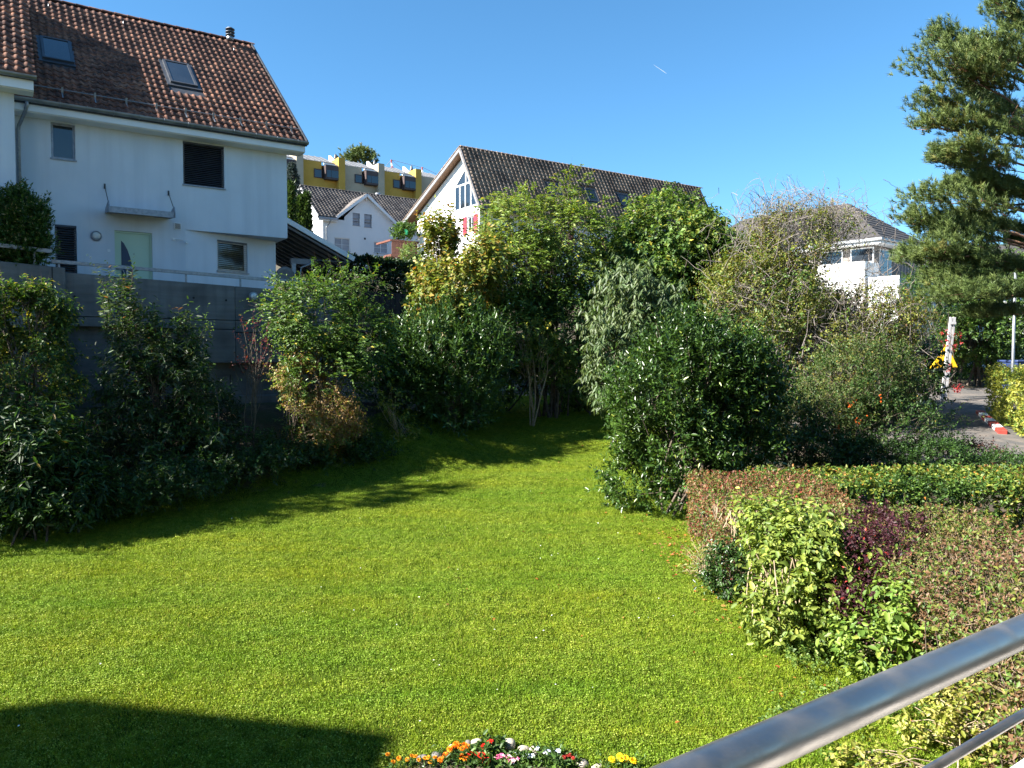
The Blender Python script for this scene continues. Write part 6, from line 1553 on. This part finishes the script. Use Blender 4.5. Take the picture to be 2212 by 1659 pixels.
for k in range(7):
    a, c = ka0 + (ka1-ka0)*k/7, ka0 + (ka1-ka0)*(k+.97)/7
    za, zc = float(ground(*a)) + .06, float(ground(*c)) + .06
    m = MB(-np.array(kb.location)); m.bar((*a, za), (*c, zc), .24, .16); m.build('kerb_stone', MT['red_paint' if k % 2 == 0 else 'white_paint'], kb, bevel=.015)
b = foot(2186, 860, 25.5)
lp = empty('lamp_post', tuple(b), 0, 'thin grey lamp post behind the sunlit hedge', 'lamp post')
m = MB(); m.tube([(0,0,0),(0,0,2.0),(.02,0,5.2)], [.055,.05,.04], 10); m.build('pole', MT['galv'], lp, True)
m = MB(); m.box(-.12,.16,-.5,.1,5.2,5.3); m.build('lamp_head', MT['galv'], lp)
q = at(860, 475, 72.0)
b = np.array([q[0], q[1], float(ground(q[0], q[1]))]); t_ = at(860, 460, 92.0)
t_ = at(863, 461, 90.0); b = np.array([t_[0], t_[1], 20.0])
lq = empty('street_lamp', tuple(b), 0, 'white street lamp between small white house and terrace', 'street lamp')
m = MB(); hh = t_[2] - 20.0; m.tube([(0,0,-3),(0,0,hh-.3),(.2,-.1,hh)], .07, 8); m.build('pole', MT['paint_white'], lq)
m = MB(); m.lathe([(.08,0),(.38,.05),(.3,.2),(.1,.28)], 12, (.35,-.15,hh-.08)); m.build('lamp_head', MT['paint_white'], lq)
for (x0, x1, yt, yb, lab) in ((845, 848, 345, 375, 'left red and white mast with wires above terrace roofs'), (912, 911, 361, 384, 'right red and white mast with wires above terrace roofs')):
    a, c = at(x0, yt, 118), at(x1, yb + 12, 118); b = np.array([c[0], c[1], c[2]])
    mo = empty('mast', tuple(b), 0, lab, 'mast', 'masts with wires above the roofs')
    n_ = 6
    for k in range(n_):
        m = MB(-b); p0, p1 = c + (a-c)*k/n_, c + (a-c)*(k+1)/n_; m.tube([p0, p1], .09, 6); m.tube([p0 + (.5*(1-k/n_),0,0), p1 + (.5*(1-(k+1)/n_),0,0)], .06, 5); m.build('mast_segment', MT['red_paint' if k % 2 else 'white_paint'], mo)
    for dx, dy in (((-22, 28), (66, 17), (36, 30)) if x0 == 845 else ((-30, 20), (50, 24))):
        m = MB(-b); m.tube([a, at(x0+dx, yt+dy, 118)], .03, 4); m.build('guy_wire', MT['fibre'], mo)
q = at(2206, 775, 33.0); gz0 = float(ground(q[0], q[1]))
cb = empty('waste_container', (q[0], q[1], gz0), .2, 'dark blue container half hidden at the right edge', 'container')
m = MB(); m.hexa([(-.55,-.4,.12),(.55,-.4,.12),(.55,.4,.12),(-.55,.4,.12)], [(-.68,-.5,1.25),(.68,-.5,1.25),(.68,.5,1.25),(-.68,.5,1.25)]); m.build('body', MT['blue'], cb, bevel=.03)
m = MB(); m.box(-.72,.72,-.54,.54,1.26,1.36); m.build('lid', MT['blue'], cb, bevel=.04)
for x in (-.45, .45):
    m = MB(); m.lathe([(.1,-.03),(.1,.03)], 12, (x,-.35,.1), 'y'); m.build('wheel', MT['dark_metal'], cb)

# ------------------------------------------------------------------ own balcony: handrail, rod, floor edge, and the building it belongs to
H1 = np.array([.2263, .6727, 3.4530]); H2 = np.array([.6690, .9929, 3.4407]); HD = (H2-H1)/np.linalg.norm(H2-H1)
A0, A1 = H1 - HD*.9, H2 + HD*2.2
hr_ = empty('balcony_railing', (A0[0], A0[1], 2.3), 0, 'brushed steel handrail crossing the lower right corner', 'railing')
bo = np.array([A0[0], A0[1], 2.3])
m = MB(-bo); m.tube([A0 + (A1-A0)*t for t in np.linspace(0, 1, 9)], .0192, 40); m.build('handrail', MT['steel'], hr_, True)
for h in (.112, .30, .48):
    m = MB(-bo); m.tube([A0 - (0,0,h), A1 - (0,0,h)], .006, 14); m.build('rod', MT['steel'], hr_, True)
pa, pb_ = H1 + HD*.50, H1 + HD*2.6
m = MB(-bo); m.bar(pa - (0,0,.58), pb_ - (0,0,.58), .012, .80); m.build('infill_panel', MT['paint_white'], hr_)
for t in (2.2, 3.4):
    q = A0 + HD*t; m = MB(-bo); m.tube([q - (0,0,1.05), q - (0,0,.02)], .015, 12); m.build('post', MT['steel'], hr_, True)
o_ = MB(); f0 = np.array([A0[0], A0[1]]); nrm = np.array([HD[1], -HD[0]])
pb = [A0[:2] - nrm*.1 - HD[:2]*.2, A1[:2] - nrm*.1, A1[:2] + nrm*2.2, A0[:2] + nrm*2.2 - HD[:2]*.2]
# the balcony floor lies on the building side of the rail
nb2 = np.array([HD[1], -HD[0]])
pf = [A0[:2] + nb2*.05, A1[:2] + nb2*.05, A1[:2] + nb2*2.6, A0[:2] + nb2*2.6]
o_.hexa([(*q, 2.15) for q in pf], [(*q, 2.32) for q in pf]); ob = o_.build('balcony_floor', MT['plaster_white']); tag(ob, 'white balcony slab under the steel handrail', 'balcony')
m = MB(); m.box(-3.2, 14, -9, -1.5, -.5, 14); o = m.build('apartment_building', MT['beige']); tag(o, 'rendered building that carries the balcony, behind the viewer', 'building')
m = MB(); m.box(-1.2, 8, -1.5, .9, 5.5, 5.72); o = m.build('reflection_slab', MT['beige']); tag(o, 'unseen slab added above the viewer for the handrail reflection', 'balcony')  # unseen slab added overhead to give the handrail a brown reflection
# unseen block added at left, gable outline shaped to cast the lawn shadow
tn = math.tan(SUN_EL)
cast = lambda x, y, L: (x + SUN_H[0]*L, y + SUN_H[1]*L, float(ground(x, y)) + L*tn)
g_r, g_a, g_l = cast(-1.07, 7.5, 17.0), cast(-4.6, 8.15, 18.5), cast(-8.5, 7.2, 16.5)
poly = [(g_r[0], g_r[1], -.5), g_r, g_a, g_l, (g_l[0], g_l[1], -.5)]
m = MB(); m.prism(poly, (-1.5, -9.0, 0)); o = m.build('shadow_gable', MT['plaster']); tag(o, 'unseen gabled block added to cast the lower left lawn shadow', 'building')
# vapour trail in the sky
a, b = at(1412, 140, 6000.0), at(1440, 159, 6000.0)
m = MB(); m.tube([a + (b-a)*t for t in np.linspace(0, 1, 9)], [.6, 1.2, 1.6, 2, 2.2, 2.4, 2.6, 2.2, 1], 8)
mv, ntv, bv_ = new_mat('vapour'); bv_.inputs['Base Color'].default_value = (.9,.9,.9,1); bv_.inputs['Roughness'].default_value = 1; bv_.inputs['Alpha'].default_value = .3
o = m.build('vapour_trail', mv, kind='stuff'); tag(o, 'short white vapour trail in the blue sky', 'vapour trail')
